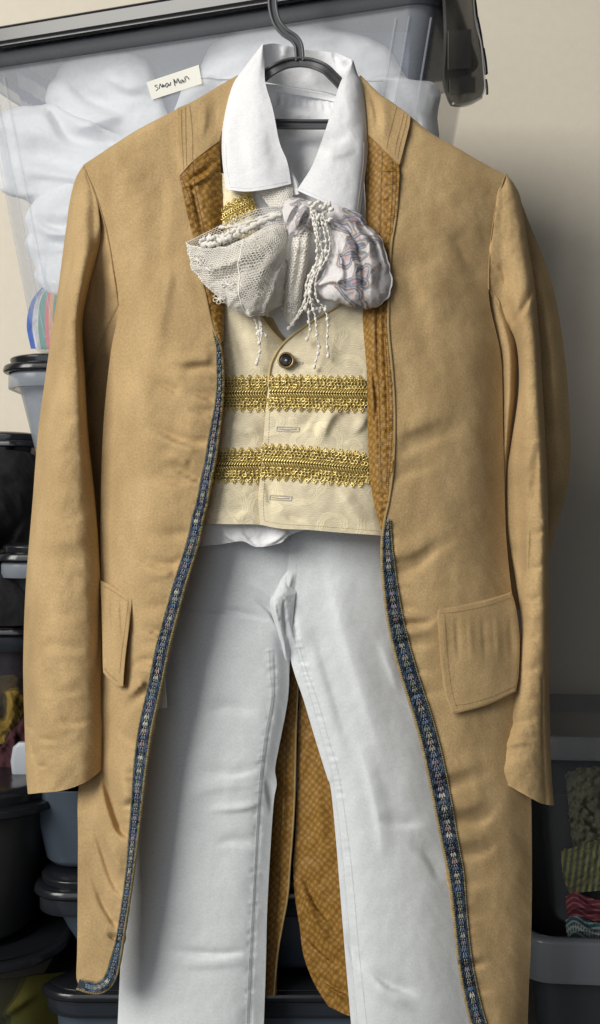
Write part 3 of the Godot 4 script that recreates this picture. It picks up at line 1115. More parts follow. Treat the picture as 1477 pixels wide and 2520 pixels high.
func build_right_stack() -> void:
	var f := P(1354, 1825, -150.0)
	var b := P(1390, 2322, -150.0).y
	var xf := turned(f.x + 0.215, b, f.z - 0.170, -4.0)
	var o := thing("storage_box", "clear storage box full of patterned clothes beside the right cuff", "storage box", xf.origin)
	var h := f.y - b
	part("body", tub_body(h, 0.185, 0.135, 0.205, 0.155, 0.022, xf), plastic(lin(0.22, 0.24, 0.26), 0.14, 0.26), o)
	part("rim", rim_geo(h, 0.205, 0.155, 0.024, xf, 0.028, 0.009), plastic(lin(0.30, 0.32, 0.35), 0.42, 0.26), o)
	var g := Geo.new()
	cloth(g, sheet([[V(1392, 1905, -190), V(1440, 1890, -178), V(1520, 1890, -176), V(1600, 1900, -180)], [V(1400, 1990, -182), V(1445, 1980, -172), V(1520, 1980, -172), V(1600, 1990, -176)], [V(1410, 2085, -180), V(1450, 2085, -174), V(1520, 2060, -172), V(1600, 2060, -176)]], 50, 50,
		[[-6, 7, 1410, 1960, 1450, 1990, 1480, 2040], [5, 6, 1430, 1920, 1460, 1950, 1480, 1990], [-6, 7, 1440, 2010, 1470, 2050, 1500, 2060], [4, 5, 1420, 2000, 1440, 2030, 1460, 2070]], 7.0, 26.0), 3.0)
	solo("olive_garment", g, grain(mat(lin(0.16, 0.165, 0.115), 0.95), M.felt.albedo_texture, M.felt.heightmap_texture, 20.0, 0.1), P(1450, 2080, -175), "crinkled olive garment at the top of the clear box", "garment")
	g = Geo.new()
	var cols := []
	var ss := sheet([[V(1380, 2095, -178), V(1430, 2080, -168), V(1500, 2062, -166), V(1600, 2050, -172)], [V(1385, 2150, -174), V(1430, 2140, -164), V(1500, 2130, -164), V(1600, 2125, -170)], [V(1400, 2200, -176), V(1440, 2195, -168), V(1500, 2190, -166), V(1600, 2180, -172)]], 90, 40, [], 3.0, 30.0)
	for row in ss:
		var q := PackedColorArray()
		for p in row:
			q.append(lin(0.20, 0.205, 0.085) if fposmod(p.x + p.y * 0.12, 15.0) < 7.0 else lin(0.095, 0.10, 0.09))
		cols.append(q)
	cloth(g, ss, 3.0, 100.0, 0.0, cols)
	solo("striped_garment", g, M.tinted, P(1450, 2200, -170), "yellow green and grey striped garment in the middle of the clear box", "garment")
	# two striped garments folded in waves, one over the other
	for lay in 2:
		g = Geo.new()
		cols = []
		var yo := 2200.0 if lay == 0 else 2258.0
		var ws := sheet([[V(1392, yo + 6, -172), V(1420, yo - 4, -166), V(1455, yo + 12, -165), V(1500, yo + 14, -164), V(1600, yo + 10, -166)], [V(1394, yo + 34, -168), V(1424, yo + 24, -160), V(1458, yo + 40, -159), V(1500, yo + 44, -158), V(1600, yo + 40, -160)], [V(1400, yo + 58, -172), V(1430, yo + 56, -166), V(1462, yo + 66, -165), V(1500, yo + 68, -164), V(1600, yo + 66, -166)]], 80, 50, [[-5, 6, 1380, yo + 20, 1430, yo + 14, 1480, yo + 34, 1560, yo + 30], [4, 5, 1390, yo + 40, 1440, yo + 34, 1500, yo + 54], [-4, 5, 1400, yo + 50, 1450, yo + 52, 1520, yo + 62]], 1.5, 30.0)
		for r in ws.size():
			var q := PackedColorArray()
			for k in ws[0].size():
				var band := fposmod(r / 50.0 * 4.2 + 0.35 * sin(k * 0.16), 1.0)
				if lay == 0:
					q.append(lin(0.22, 0.125, 0.125) if band < 0.28 else lin(0.15, 0.035, 0.05))
				else:
					var dash: bool = fposmod(k * 0.24 + r * 0.02, 1.0) < 0.45 and r > 16 and r < 36
					q.append(lin(0.24, 0.255, 0.25) if band < 0.36 or dash else lin(0.035, 0.085, 0.10))
			cols.append(q)
		cloth(g, ws, 3.0, 100.0, 0.0, cols)
		if lay == 0:
			solo("pink_garment", g, M.tinted, P(1450, 2260, -170), "folded dull red and pink striped garment in the clear box", "garment")
		else:
			solo("teal_garment", g, M.tinted, P(1450, 2300, -170), "teal and white striped garment folded at the clear box's bottom", "garment")
	# the clear tub below
	f = P(1318, 2338, -110.0)
	var xf2 := turned(f.x + 0.240, f.y - 0.24, f.z - 0.200, -5.0)
	var o2 := thing("storage_box", "clear box with ribbed rim under the box of patterned clothes", "storage box", xf2.origin)
	part("body", tub_body(0.24, 0.200, 0.160, 0.222, 0.180, 0.03, xf2), plastic(lin(0.04, 0.045, 0.052), 0.85, 0.3), o2)
	part("rim", rim_geo(0.24, 0.222, 0.180, 0.035, xf2, 0.052, 0.013), plastic(lin(0.22, 0.24, 0.27), 0.6, 0.26), o2)
	for x in [-0.12, 0.02]:
		g = Geo.new()
		g.tube(PackedVector3Array([xf2 * Vector3(x, 0.188, 0.1945), xf2 * Vector3(x, 0.241, 0.1945)]), PackedFloat32Array([0.002]), 6, Color.WHITE)
		part("rib", g, plastic(lin(0.42, 0.45, 0.50), 0.7, 0.26), o2)
	var dk := Geo.new()
	var d := P(1300, 1960, -260.0)
	var db := P(1300, 2330, -260.0)
	tub("storage_box", "black storage box hidden in shadow behind the coat's right hem", d.y - db.y, 0.10, 0.10, 0.105, 0.105, 0.02, turned(d.x + 0.05, db.y, d.z - 0.11), plastic(lin(0.02, 0.02, 0.022), 0.95, 0.35), null, null, 0.02)

# -------------------------------------------------------------------- hanger

func build_hanger() -> void:
	var o := thing("coat_hanger", "dark grey plastic coat hanger holding the outfit by its hook", "coat hanger", P(736, 150, -12))
	var hook := [V(640, -128, -6), V(668, -150, -8), V(694, -128, -10), V(688, -90, -10), V(676, -50, -10), V(671, -10, -10), V(673, 26, -10), V(683, 57, -10), V(701, 79, -10), V(723, 94, -10), V(734, 110, -10), V(737, 128, -10), V(738, 148, -10)]
	var arch_l := [V(738, 152, -10), V(708, 156, -9), V(680, 167, -6), V(650, 188, -10), V(604, 234, -18), V(526, 296, -22), V(426, 352, -24), V(326, 396, -26), V(250, 432, -28), V(232, 456, -28)]
	var arch_r := [V(738, 152, -10), V(768, 156, -9), V(799, 169, -6), V(824, 192, -10), V(872, 240, -18), V(952, 302, -22), V(1052, 360, -24), V(1146, 412, -26), V(1212, 450, -28), V(1222, 470, -28)]
	var bar := [V(560, 300, -8), V(650, 304, -10), V(738, 306, -10), V(826, 306, -10), V(920, 303, -8)]
	for a in [[hook, "hook", 8.5], [arch_l, "arm", 9.5], [arch_r, "arm", 9.5], [bar, "crossbar", 9.0]]:
		var line := smooth(a[0], 10)
		var g := Geo.new()
		var web := PackedVector3Array()
		var lip1 := PackedVector3Array()
		var lip2 := PackedVector3Array()
		for k in line.size():
			var t := line[mini(k + 1, line.size() - 1)] - line[maxi(k - 1, 0)]
			var s := Vector3(-t.y, t.x, 0).normalized() * float(a[2])
			web.append(PV(line[k] + Vector3(0, 0, -1.5)))
			lip1.append(PV(line[k] + s))
			lip2.append(PV(line[k] - s))
		# a channel: two thick lips and a thin web sunk between them
		for k in line.size() - 1:
			g.quad_out(lip1[k] + Vector3(0, 0, -0.0012), lip2[k] + Vector3(0, 0, -0.0012), lip2[k + 1] + Vector3(0, 0, -0.0012), lip1[k + 1] + Vector3(0, 0, -0.0012), Vector3(0, 0, 1), Vector2.ZERO, Color.WHITE)
			g.quad_out(lip1[k] + Vector3(0, 0, -0.0032), lip2[k] + Vector3(0, 0, -0.0032), lip2[k + 1] + Vector3(0, 0, -0.0032), lip1[k + 1] + Vector3(0, 0, -0.0032), Vector3(0, 0, -1), Vector2.ZERO, Color.WHITE)
		g.tube(lip1, PackedFloat32Array([0.0017]), 8, Color.WHITE)
		g.tube(lip2, PackedFloat32Array([0.0017]), 8, Color.WHITE)
		part(a[1], g, M.hanger, o)

# -------------------------------------------------------------------- shirt

func build_shirt() -> void:
	var o := thing("shirt", "white cotton shirt with a wide open collar on the hanger", "shirt", P(738, 480, 0))
	# collar leaves
	var lctrl := [[V(641, 115, -22), V(644, 111, -16), V(646, 108.5, -13), V(648, 111, -12), V(650, 120, -13)], [V(606, 160, -16), V(613, 158, -2), V(627, 158, 3), V(640, 161, 6), V(651, 168, 5)], [V(571, 212, -8), V(580, 208, 6), V(602, 206, 13), V(630, 206, 18), V(654, 208, 17)],
		[V(552, 282, 4), V(562, 279, 17), V(592, 276, 23), V(632, 273, 28), V(672, 270, 27)], [V(546, 345, 14), V(556, 345, 25), V(592, 346, 30), V(640, 347, 35), V(688, 350, 33)], [V(548, 402, 22), V(560, 402, 30), V(597, 405, 35), V(650, 404, 39), V(707, 398, 35)], [V(556, 465, 27), V(570, 468, 33), V(610, 471, 38), V(665, 464, 41), V(717, 452, 36)]]
	var lf := sheet(lctrl, 60, 80, [[2.5, 30, 600, 300, 620, 380, 640, 460], [-2, 22, 660, 300, 670, 360, 690, 420]], 0.7, 60.0)
	var rctrl := [[V(866, 152, -12), V(867, 149, -12), V(868, 147, -12), V(869, 148, -15), V(871, 153, -22)], [V(845, 188, 8), V(856, 183, 6), V(866, 179, 1), V(875, 178, -6), V(881, 184, -16)], [V(833, 216, 16), V(852, 211, 16), V(873, 208, 11), V(887, 208, 2), V(895, 214, -8)],
		[V(814, 279, 26), V(842, 275, 27), V(872, 271, 22), V(893, 270, 12), V(904, 275, -2)], [V(797, 332, 32), V(832, 334, 34), V(868, 334, 31), V(893, 334, 24), V(906, 337, 10)], [V(769, 406, 37), V(812, 411, 41), V(856, 411, 39), V(886, 408, 33), V(902, 404, 22)], [V(731, 468, 38), V(779, 490, 45), V(828, 511, 46), V(866, 527, 42), V(885, 533, 34)]]
	var rf := sheet(rctrl, 60, 80, [[-4, 16, 770, 340, 815, 352, 870, 330], [3, 18, 780, 370, 830, 380, 880, 360], [2, 20, 850, 200, 860, 280, 850, 330]], 0.7, 60.0)
	var zl := zmap([lf])
	var zr := zmap([rf])
	for s in [[lf, zl, [V(556, 352, 0), V(557, 402, 0), V(566, 459, 0)], [V(566, 460, 0), V(612, 463, 0), V(662, 456, 0), V(711, 446, 0)]], [rf, zr, [V(896, 350, 0), V(894, 404, 0), V(879, 522, 0)], [V(737, 463, 0), V(782, 483, 0), V(830, 504, 0), V(879, 523, 0)]]]:
		var g := Geo.new()
		cloth(g, s[0], 1.4)
		var leaf := part("collar_leaf", g, M.shirt, o)
		var st := Geo.new()
		for e in [s[2], s[3]]:
			stitches(st, e, s[1], 0.25, 4.5, 0.7, Color.WHITE)
		part("stitching", st, M.thread_white, leaf, true)
	# collar band and back of the neck
	var g := Geo.new()
	cloth(g, sheet([[V(645, 111, -14), V(672, 107, -28), V(700, 111, -36), V(749, 122, -42), V(800, 127, -40), V(836, 134, -30), V(868, 148, -14)], [V(648, 150, -16), V(672, 150, -32), V(700, 154, -41), V(749, 163, -46), V(800, 168, -42), V(836, 174, -32), V(862, 184, -16)],
		[V(652, 200, -18), V(672, 205, -34), V(700, 210, -42), V(749, 218, -47), V(800, 226, -43), V(832, 234, -34), V(850, 238, -18)]], 70, 40, [[7, 10, 838, 120, 845, 140, 838, 165], [-6, 9, 820, 120, 828, 150, 840, 172], [3, 10, 690, 110, 700, 130, 690, 150]], 0.8, 50.0), 1.4)
	part("collar_stand", g, M.shirt, o)
	g = Geo.new()
	var yo := sheet([[V(650, 206, -17.5), V(676, 208, -33.4), V(703, 212, -41.4), V(749, 220, -46.4), V(800, 230, -42.4), V(832, 238, -33.4), V(850, 242, -17.5)], [V(651, 224, -15), V(676, 227, -29), V(703, 230, -37), V(749, 236, -42), V(800, 245, -38), V(832, 252, -29), V(850, 255, -15)]], 60, 14, [], 0.5, 40.0)
	cloth(g, yo, 0.5)
	var band := part("neck_band", g, M.shirt, o)
	var st := Geo.new()
	var zy := zmap([yo])
	stitches(st, [V(660, 211, 0), V(703, 216, 0), V(749, 224, 0), V(800, 234, 0), V(842, 244, 0)], zy, 0.3, 4.5, 0.7, Color.WHITE)
	part("stitching", st, M.thread_white, band, true)
	g = Geo.new()
	var puck := []
	for k in 9:
		puck.append([-3.0, 6.0, 680.0 + k * 18, 224.0 + k * 2.4, 684.0 + k * 19, 246.0 + k * 2.4, 676.0 + k * 20, 268.0 + k * 2.0])
	puck.append([5, 20, 690, 300, 740, 280, 800, 290])
	puck.append([-6, 20, 690, 260, 740, 255, 790, 275])
	puck.append([9, 22, 745, 440, 770, 400, 800, 360])
	puck.append([-6, 16, 700, 350, 720, 400, 735, 440])
	cloth(g, sheet([[V(640, 222, -18), V(680, 226, -36), V(749, 236, -45), V(810, 246, -38), V(856, 254, -18)], [V(630, 290, -20), V(680, 290, -34), V(745, 290, -40), V(815, 292, -34), V(870, 300, -18)], [V(610, 380, -20), V(670, 380, -28), V(740, 380, -30), V(820, 380, -26), V(890, 380, -16)], [V(580, 490, -18), V(650, 500, -16), V(740, 505, -14), V(830, 505, -14), V(900, 500, -16)], [V(570, 620, -20), V(650, 620, -12), V(740, 620, -10), V(830, 620, -12), V(900, 620, -18)]], 80, 100, puck, 1.0, 60.0), 1.4)
	part("back", g, M.shirt, o)
	# fronts: the inside of the placket in the V, then the front itself
	g = Geo.new()
	cloth(g, sheet([[V(698, 395, 24), V(704, 396, 25), V(708, 398, 23)], [V(710, 424, 26), V(716, 422, 28), V(720, 422, 26)], [V(718, 452, 29), V(728, 450, 31), V(734, 450, 29)], [V(722, 480, 26), V(734, 478, 30), V(742, 476, 26)]], 14, 30), 1.4)
	part("placket", g, M.shirt, o)
	g = Geo.new()
	cloth(g, sheet([[V(552, 420, 2), V(610, 430, 10), V(680, 440, 14), V(745, 450, 14), V(820, 460, 14), V(895, 440, 2)], [V(550, 520, 4), V(610, 520, 8), V(680, 520, 10), V(745, 520, 12), V(820, 520, 10), V(898, 520, 4)], [V(540, 700, 2), V(610, 700, 6), V(680, 700, 8), V(745, 700, 8), V(820, 700, 8), V(900, 700, 2)], [V(530, 900, 0), V(610, 900, 4), V(680, 900, 5), V(745, 900, 5), V(820, 900, 4), V(900, 900, 0)]], 60, 60, [[4, 14, 690, 700, 705, 760, 715, 830], [-4, 12, 715, 690, 725, 760, 725, 820]], 1.0, 60.0), 1.4)
	part("front", g, M.shirt, o)
	# the hem that hangs out below the waistcoat
	g = Geo.new()
	cloth(g, sheet([[V(490, 1250, 3), V(560, 1250, 8), V(630, 1250, 10), V(700, 1250, 11), V(780, 1262, 10), V(860, 1272, 9), V(930, 1280, 6)], [V(490, 1310, 2), V(545, 1312, 8), V(605, 1318, 12), V(645, 1322, 10), V(700, 1312, 13), V(790, 1300, 9), V(930, 1302, 5)], [V(490, 1344, 1), V(540, 1340, 6), V(596, 1332, 12), V(632, 1346, 10), V(690, 1336, 13), V(742, 1306, 8), V(930, 1316, 4)]], 90, 26, [[3, 8, 545, 1290, 560, 1320, 600, 1340], [-3, 8, 590, 1290, 610, 1320, 640, 1345], [3, 7, 640, 1345, 680, 1330, 715, 1300], [-5, 7, 700, 1300, 720, 1315, 745, 1305], [5, 8, 880, 1295, 910, 1300, 935, 1320]], 1.2, 40.0), 1.2)
	part("hem", g, M.shirt, o)
	g = Geo.new()
	cloth(g, sheet([[V(340, 1560, -4), V(365, 1560, 2), V(398, 1560, 4)], [V(350, 1650, -2), V(375, 1650, 4), V(404, 1655, 6)], [V(360, 1742, 0), V(385, 1744, 6), V(411, 1742, 8)]], 16, 40, [], 0.8, 30.0), 1.2)
	var tail := part("tail", g, M.shirt, o)
	tail.set_meta("label", "white shirt corner peeping out beside the blue trim")

# -------------------------------------------------------------------- trousers

func seam_puckers(list: Array, seam: Array, rng: RandomNumberGenerator) -> void:
	for p in even(smooth(seam, 8), 13.0):
		var l := rng.randf_range(10.0, 20.0)
		var y := p.y + rng.randf_range(-3.0, 3.0)
		list.append([rng.randf_range(0.25, 0.95) * (1.0 if rng.randf() < 0.6 else -1.0), 4.5, p.x - l, y + 3.0, p.x, y, p.x + l, y + 2.0])

func build_trousers() -> void:
	var o := thing("trousers", "white denim trousers hanging inside the tan coat", "trousers", P(700, 2560, -15))
	var zl := [-44.0, -25.0, -18.0, -19.0, -32.0]
	var lrows := [[1150, 450, 530, 610, 690, 745], [1350, 425, 520, 610, 690, 742], [1430, 410, 515, 605, 684, 734], [1500, 398, 505, 600, 676, 716], [1560, 388, 495, 595, 672, 700], [1620, 380, 490, 590, 670, 710], [1715, 365, 470, 570, 660, 709], [1836, 350, 450, 545, 638, 687], [1893, 343, 441, 535, 626, 677], [1930, 339, 437, 530, 624, 681], [1980, 333, 430, 523, 615, 673], [2134, 318, 415, 505, 600, 663], [2260, 306, 402, 494, 588, 657], [2386, 296, 392, 484, 578, 654], [2560, 288, 380, 470, 565, 648]]
	var lc := []
	for r in lrows:
		var line := []
		for k in 5:
			var flat := 0.8 if r[0] < 1500 and k == 4 else 1.0
			line.append(V(r[k + 1], r[0], zl[k] * flat))
		lc.append(line)
	var lfold := [[-4, 9, 400, 1490, 560, 1505, 690, 1530], [-4, 9, 400, 2335, 520, 2350, 640, 2340], [2, 14, 400, 2370, 520, 2374, 640, 2362], [-2.5, 14, 480, 1890, 570, 1905, 660, 1880], [2, 24, 440, 1960, 540, 1935, 650, 1930], [-3, 16, 500, 1760, 560, 1740, 640, 1760],
		[2.5, 14, 600, 1420, 660, 1460, 700, 1490], [-4, 9, 620, 1470, 660, 1500, 700, 1560], [-4, 10, 650, 1900, 664, 1960, 670, 2010], [3, 9, 500, 1995, 600, 1990, 660, 1970], [-3, 25, 420, 1400, 470, 1700, 450, 2000], [-3, 12, 520, 2080, 580, 2070, 640, 2085]]
	var rng := RandomNumberGenerator.new()
	rng.seed = 61
	seam_puckers(lfold, [V(664, 1600, 0), V(672, 1715, 0), V(644, 1860, 0), V(636, 1980, 0), V(629, 2134, 0), V(616, 2386, 0), V(608, 2545, 0)], rng)
	lfold.append([-1.3, -2.4, 676, 1600, 678, 1715, 664, 1800, 651, 1900, 643, 1990, 634, 2134, 628, 2260, 622, 2386, 615, 2558])
	var left := sheet(lc, 130, 320, lfold, 0.9, 110.0)
	var rrows := [[1150, 716, 780, 850, 920, 1010], [1350, 714, 775, 845, 920, 1010], [1430, 706, 772, 845, 922, 1012], [1490, 700, 770, 842, 922, 1015], [1560, 704, 772, 846, 926, 1018], [1613, 713, 778, 852, 932, 1022], [1667, 728, 790, 860, 940, 1032], [1721, 747, 803, 872, 950, 1042], [1818, 776, 832, 897, 977, 1062], [1911, 805, 857, 922, 1000, 1082], [1943, 815, 865, 930, 1007, 1090], [2062, 827, 882, 950, 1030, 1115], [2188, 837, 895, 965, 1045, 1130], [2350, 850, 910, 985, 1065, 1150], [2560, 868, 930, 1005, 1090, 1175]]
	var rc := []
	for r in rrows:
		var line := []
		for k in 5:
			line.append(V(r[k + 1], r[0], [-32.0, -19.0, -17.0, -24.0, -44.0][k] + (12.0 if r[0] < 1600 and k == 0 else 0.0)))
		rc.append(line)
	var rfold := [[5, 30, 800, 1350, 860, 1600, 960, 1900], [-4, 24, 760, 1500, 820, 1700, 880, 1900], [4, 20, 880, 1800, 930, 2000, 950, 2150], [-3, 16, 920, 2010, 990, 2028, 1060, 2020], [-5, 14, 905, 2380, 960, 2425, 1040, 2450], [4, 16, 900, 2400, 950, 2450, 1030, 2490], [-3, 12, 850, 2290, 870, 2350, 900, 2390], [-3, 20, 1000, 2080, 1050, 2100, 1090, 2180], [4, 9, 690, 1440, 705, 1500, 712, 1560], [-4, 7, 712, 1480, 722, 1540, 735, 1600], [4, 12, 720, 1400, 712, 1440, 700, 1470], [3, 18, 930, 1560, 960, 1640, 990, 1720]]
	seam_puckers(rfold, [V(724, 1540, 0), V(758, 1667, 0), V(804, 1818, 0), V(830, 1911, 0), V(850, 2062, 0), V(866, 2188, 0), V(880, 2350, 0), V(898, 2545, 0)], rng)
	rfold.append([-1.3, -2.4, 726, 1590, 746, 1655, 764, 1715, 792, 1818, 818, 1911, 838, 2062, 850, 2188, 864, 2350, 882, 2558])
	var right := sheet(rc, 130, 320, rfold, 0.9, 110.0)
	for s in [[left, [[[V(662, 1600, 0), V(664, 1650, 0), V(668, 1715, 0), V(655, 1790, 0), V(648, 1836, 0), V(640, 1900, 0), V(634, 1980, 0), V(626, 2134, 0), V(619, 2260, 0), V(612, 2386, 0), V(606, 2545, 0)], 0], [[V(676, 1620, 0), V(678, 1715, 0), V(664, 1800, 0), V(651, 1900, 0), V(643, 1990, 0), V(634, 2134, 0), V(628, 2260, 0), V(622, 2386, 0), V(615, 2545, 0)], 1]]],
			[right, [[[V(722, 1540, 0), V(742, 1613, 0), V(760, 1667, 0), V(780, 1721, 0), V(808, 1818, 0), V(834, 1911, 0), V(856, 2062, 0), V(870, 2188, 0), V(884, 2350, 0), V(905, 2545, 0)], 0], [[V(730, 1600, 0), V(746, 1655, 0), V(764, 1715, 0), V(792, 1818, 0), V(818, 1911, 0), V(838, 2062, 0), V(850, 2188, 0), V(864, 2350, 0), V(882, 2545, 0)], 1]]]]:
		var g := Geo.new()
		cloth(g, s[0], 2.0)
		# back of the leg
		var back := []
		for r in range(0, s[0].size(), 8):
			var a: Vector3 = s[0][r][0]
			var b: Vector3 = s[0][r][s[0][0].size() - 1]
			back.append([a + V(0, 0, -1.5), a.lerp(b, 0.3) + V(0, 0, -5), a.lerp(b, 0.7) + V(0, 0, -5), b + V(0, 0, -1.5)])
		cloth(g, sheet(back, 20, 60), 1.5)
		var leg := part("leg", g, M.denim, o)
		var zm := zmap([s[0]])
		var st := Geo.new()
		for l in s[1]:
			if l[1] == 0:
				stitches(st, l[0], zm, 0.3, 5.0, 0.8, Color.WHITE)
			else:
				stitches(st, l[0], zm, 0.2, 5.0, 0.7, Color.WHITE)
		part("seam", st, M.denim, leg, true)
		if s[0] == right:
			var fs := Geo.new()
			stitches(fs, [V(730, 1330, 0), V(730, 1390, 0), V(724, 1430, 0), V(718, 1460, 0)], zm, 0.2, 5.0, 0.7, Color.WHITE)
			part("fly_seam", fs, M.denim, leg, true)
	# the gathered crotch
	var cg := Geo.new()
	cloth(cg, sheet([[V(690, 1400, -26), V(706, 1390, -24), V(722, 1384, -24), V(740, 1380, -26)], [V(674, 1452, -22), V(690, 1446, -15), V(708, 1440, -16), V(732, 1436, -23)], [V(665, 1480, -15), V(678, 1473, -8), V(700, 1472, -9), V(726, 1474, -17)], [V(668, 1508, -17), V(680, 1504, -9), V(698, 1508, -11), V(722, 1516, -19)], [V(680, 1545, -20), V(688, 1545, -14), V(700, 1552, -16), V(716, 1562, -22)], [V(692, 1590, -28), V(699, 1592, -21), V(707, 1600, -24), V(714, 1612, -30)], [V(700, 1650, -40), V(704, 1650, -37), V(709, 1655, -37), V(714, 1660, -40)]], 36, 60, [[-4, 5, 700, 1462, 698, 1510, 706, 1580], [2, 4, 672, 1470, 676, 1500, 692, 1560]], 0.8, 20.0), 2.0)
	part("crotch", cg, M.denim, o)

# -------------------------------------------------------------------- waistcoat

func build_vest() -> void:
	var o := thing("waistcoat", "cream brocade waistcoat with gold braid and one dark button", "waistcoat", P(735, 1290, 20))
	var lf := sheet([[V(520, 690, 10), V(560, 715, 18), V(600, 742, 20), V(638, 771, 18), V(669, 812, 15), V(704, 850, 12)], [V(522, 820, 12), V(560, 825, 19), V(600, 832, 21), V(640, 842, 20), V(672, 860, 17), V(706, 880, 13)], [V(520, 950, 12), V(560, 950, 20), V(600, 950, 22), V(640, 950, 21), V(665, 950, 18), V(692, 950, 14)],
		[V(512, 1090, 13), V(550, 1090, 22), V(590, 1090, 24), V(630, 1090, 23), V(655, 1090, 19), V(680, 1090, 15)], [V(500, 1200, 14), V(540, 1200, 23), V(580, 1200, 26), V(620, 1200, 24), V(645, 1200, 20), V(670, 1200, 16)], [V(490, 1287, 15), V(530, 1289, 24), V(575, 1290, 27), V(615, 1290, 25), V(645, 1292, 21), V(670, 1294, 17)]], 70, 110,
		[[-3, 18, 560, 760, 590, 850, 610, 920], [3, 20, 560, 1030, 600, 1060, 650, 1050], [-3, 16, 540, 1240, 570, 1260, 620, 1250]], 0.9, 70.0)
	var rt := sheet([[V(695, 845, 19), V(729, 816, 21), V(774, 786, 23), V(835, 748, 24), V(905, 700, 22), V(930, 690, 16)], [V(674, 878, 23), V(726, 872, 25), V(782, 860, 27), V(840, 850, 27), V(905, 842, 24), V(930, 840, 18)], [V(660, 958, 24), V(712, 955, 27), V(770, 952, 29), V(830, 950, 28), V(895, 948, 25), V(925, 946, 18)], [V(651, 1047, 25), V(706, 1047, 28), V(765, 1047, 30), V(825, 1047, 29), V(890, 1047, 26), V(925, 1047, 18)],
		[V(644, 1140, 25), V(702, 1142, 29), V(765, 1144, 31), V(830, 1146, 30), V(895, 1148, 27), V(930, 1150, 19)], [V(636, 1225, 26), V(698, 1228, 30), V(765, 1232, 32), V(835, 1236, 31), V(905, 1240, 28), V(940, 1243, 20)], [V(640, 1291, 26), V(692, 1301, 31), V(760, 1304, 33), V(840, 1311, 32), V(915, 1316, 29), V(955, 1320, 20)]], 90, 130,
		[[5, 16, 790, 1100, 800, 1060, 822, 1020, 860, 1005], [-4, 13, 770, 1080, 778, 1050, 800, 1015], [-3, 16, 730, 1090, 760, 1030, 790, 1000], [-3, 12, 690, 1260, 720, 1275, 760, 1285], [4, 16, 830, 1190, 860, 1240, 900, 1290], [-4, 14, 650, 1180, 664, 1215, 668, 1260], [3, 12, 860, 1070, 890, 1050, 905, 1010], [-3, 10, 700, 870, 740, 900, 800, 900]], 0.9, 70.0)
	var zl := zmap([lf])
	var zr := zmap([rt])
	var g := Geo.new()
	cloth(g, lf, 2.0, 560.0)
	var fl := part("front", g, M.brocade, o)
	g = Geo.new()
	cloth(g, rt, 2.0, 560.0, 0.06)
	var fr := part("front", g, M.brocade, o)
	# shoulder corner that shows above the bow
	g = Geo.new()
	var sh := sheet([[V(535, 420, 10), V(575, 440, 16), V(615, 455, 16), V(628, 462, 13)], [V(535, 490, 12), V(575, 490, 18), V(612, 492, 18), V(624, 492, 15)], [V(535, 580, 14), V(575, 585, 20), V(620, 590, 20), V(640, 600, 16)]], 30, 40, [], 0.6, 40.0)
	cloth(g, sh, 2.0, 560.0)
	part("shoulder", g, M.brocade, o)
	# neck edge facings
	g = Geo.new()
	cloth(g, sheet([[V(636, 755, 14), V(662, 780, 8), V(690, 770, 4)], [V(652, 790, 14), V(676, 800, 8), V(698, 800, 4)], [V(676, 820, 14), V(692, 826, 8), V(706, 830, 5)], [V(696, 846, 14), V(704, 846, 11), V(710, 848, 8)]], 16, 30), 1.5, 560.0)
	part("facing", g, mat(lin(0.50, 0.38, 0.19), 0.8), o)
	g = Geo.new()
	for e in [[[V(636, 768, 0), V(667, 811, 0), V(697, 843, 0)], zl, -1.0], [[V(838, 749, 0), V(774, 787, 0), V(730, 817, 0), V(697, 846, 0), V(677, 874, 0), V(665, 905, 0), V(661, 950, 0)], zr, 0.0]]:
		rope(g, laid(e[0], e[1], 1.2, 5.0), 3.2, Color.WHITE, 8)
	part("edge_roll", g, mat(lin(0.60, 0.48, 0.25), 0.8), o)
	var st := Geo.new()
	stitches(st, [V(672, 930, 0), V(664, 1010, 0), V(660, 1090, 0), V(654, 1150, 0), V(648, 1230, 0), V(650, 1282, 0)], zr, 0.3, 5.5, 0.8, Color.WHITE)
	stitches(st, [V(650, 1282, 0), V(700, 1290, 0), V(760, 1293, 0), V(840, 1299, 0), V(940, 1307, 0)], zr, 0.3, 5.5, 0.8, Color.WHITE)
	part("stitching", st, mat(lin(0.55, 0.44, 0.24), 0.9), fr, true)
	# button
	var b := thing_part("button", o)
	var bc := P(704, 887, 30.5)
	g = Geo.new()
	var ringp := PackedVector3Array()
	for k in 28:
		var a := TAU * k / 28
		ringp.append(bc + Vector3(cos(a), sin(a), 0) * 0.0078 + Vector3(0, 0, 0.0008))
	g.tube(ringp, PackedFloat32Array([0.00135]), 8, Color.WHITE, true)
	part("rim", g, M.bronze, b)
	g = Geo.new()
	g.blob(bc, Vector3(0.0072, 0, 0), Vector3(0, 0.0072, 0), Vector3(0, 0, 0.0011), Color.WHITE, 24, 12)
	var inner := PackedVector3Array()
	for k in 24:
		var a := TAU * k / 24
		inner.append(bc + Vector3(cos(a), sin(a), 0) * 0.0050 + Vector3(0, 0, 0.0009))
	g.tube(inner, PackedFloat32Array([0.0008]), 6, Color.WHITE, true)
	part("disc", g, M.button, b)
	g = Geo.new()
	for a in [[-1.2, 0.0, 1.2, 0.0], [0.0, -1.2, 0.0, 1.2]]:
		g.tube(PackedVector3Array([bc + Vector3(a[0], a[1], 1.1) * 0.001, bc + Vector3(0, 0, 0.0016), bc + Vector3(a[2], a[3], 1.1) * 0.001]), PackedFloat32Array([0.0004]), 5, Color.WHITE)
	part("thread", g, M.thread_white, b)
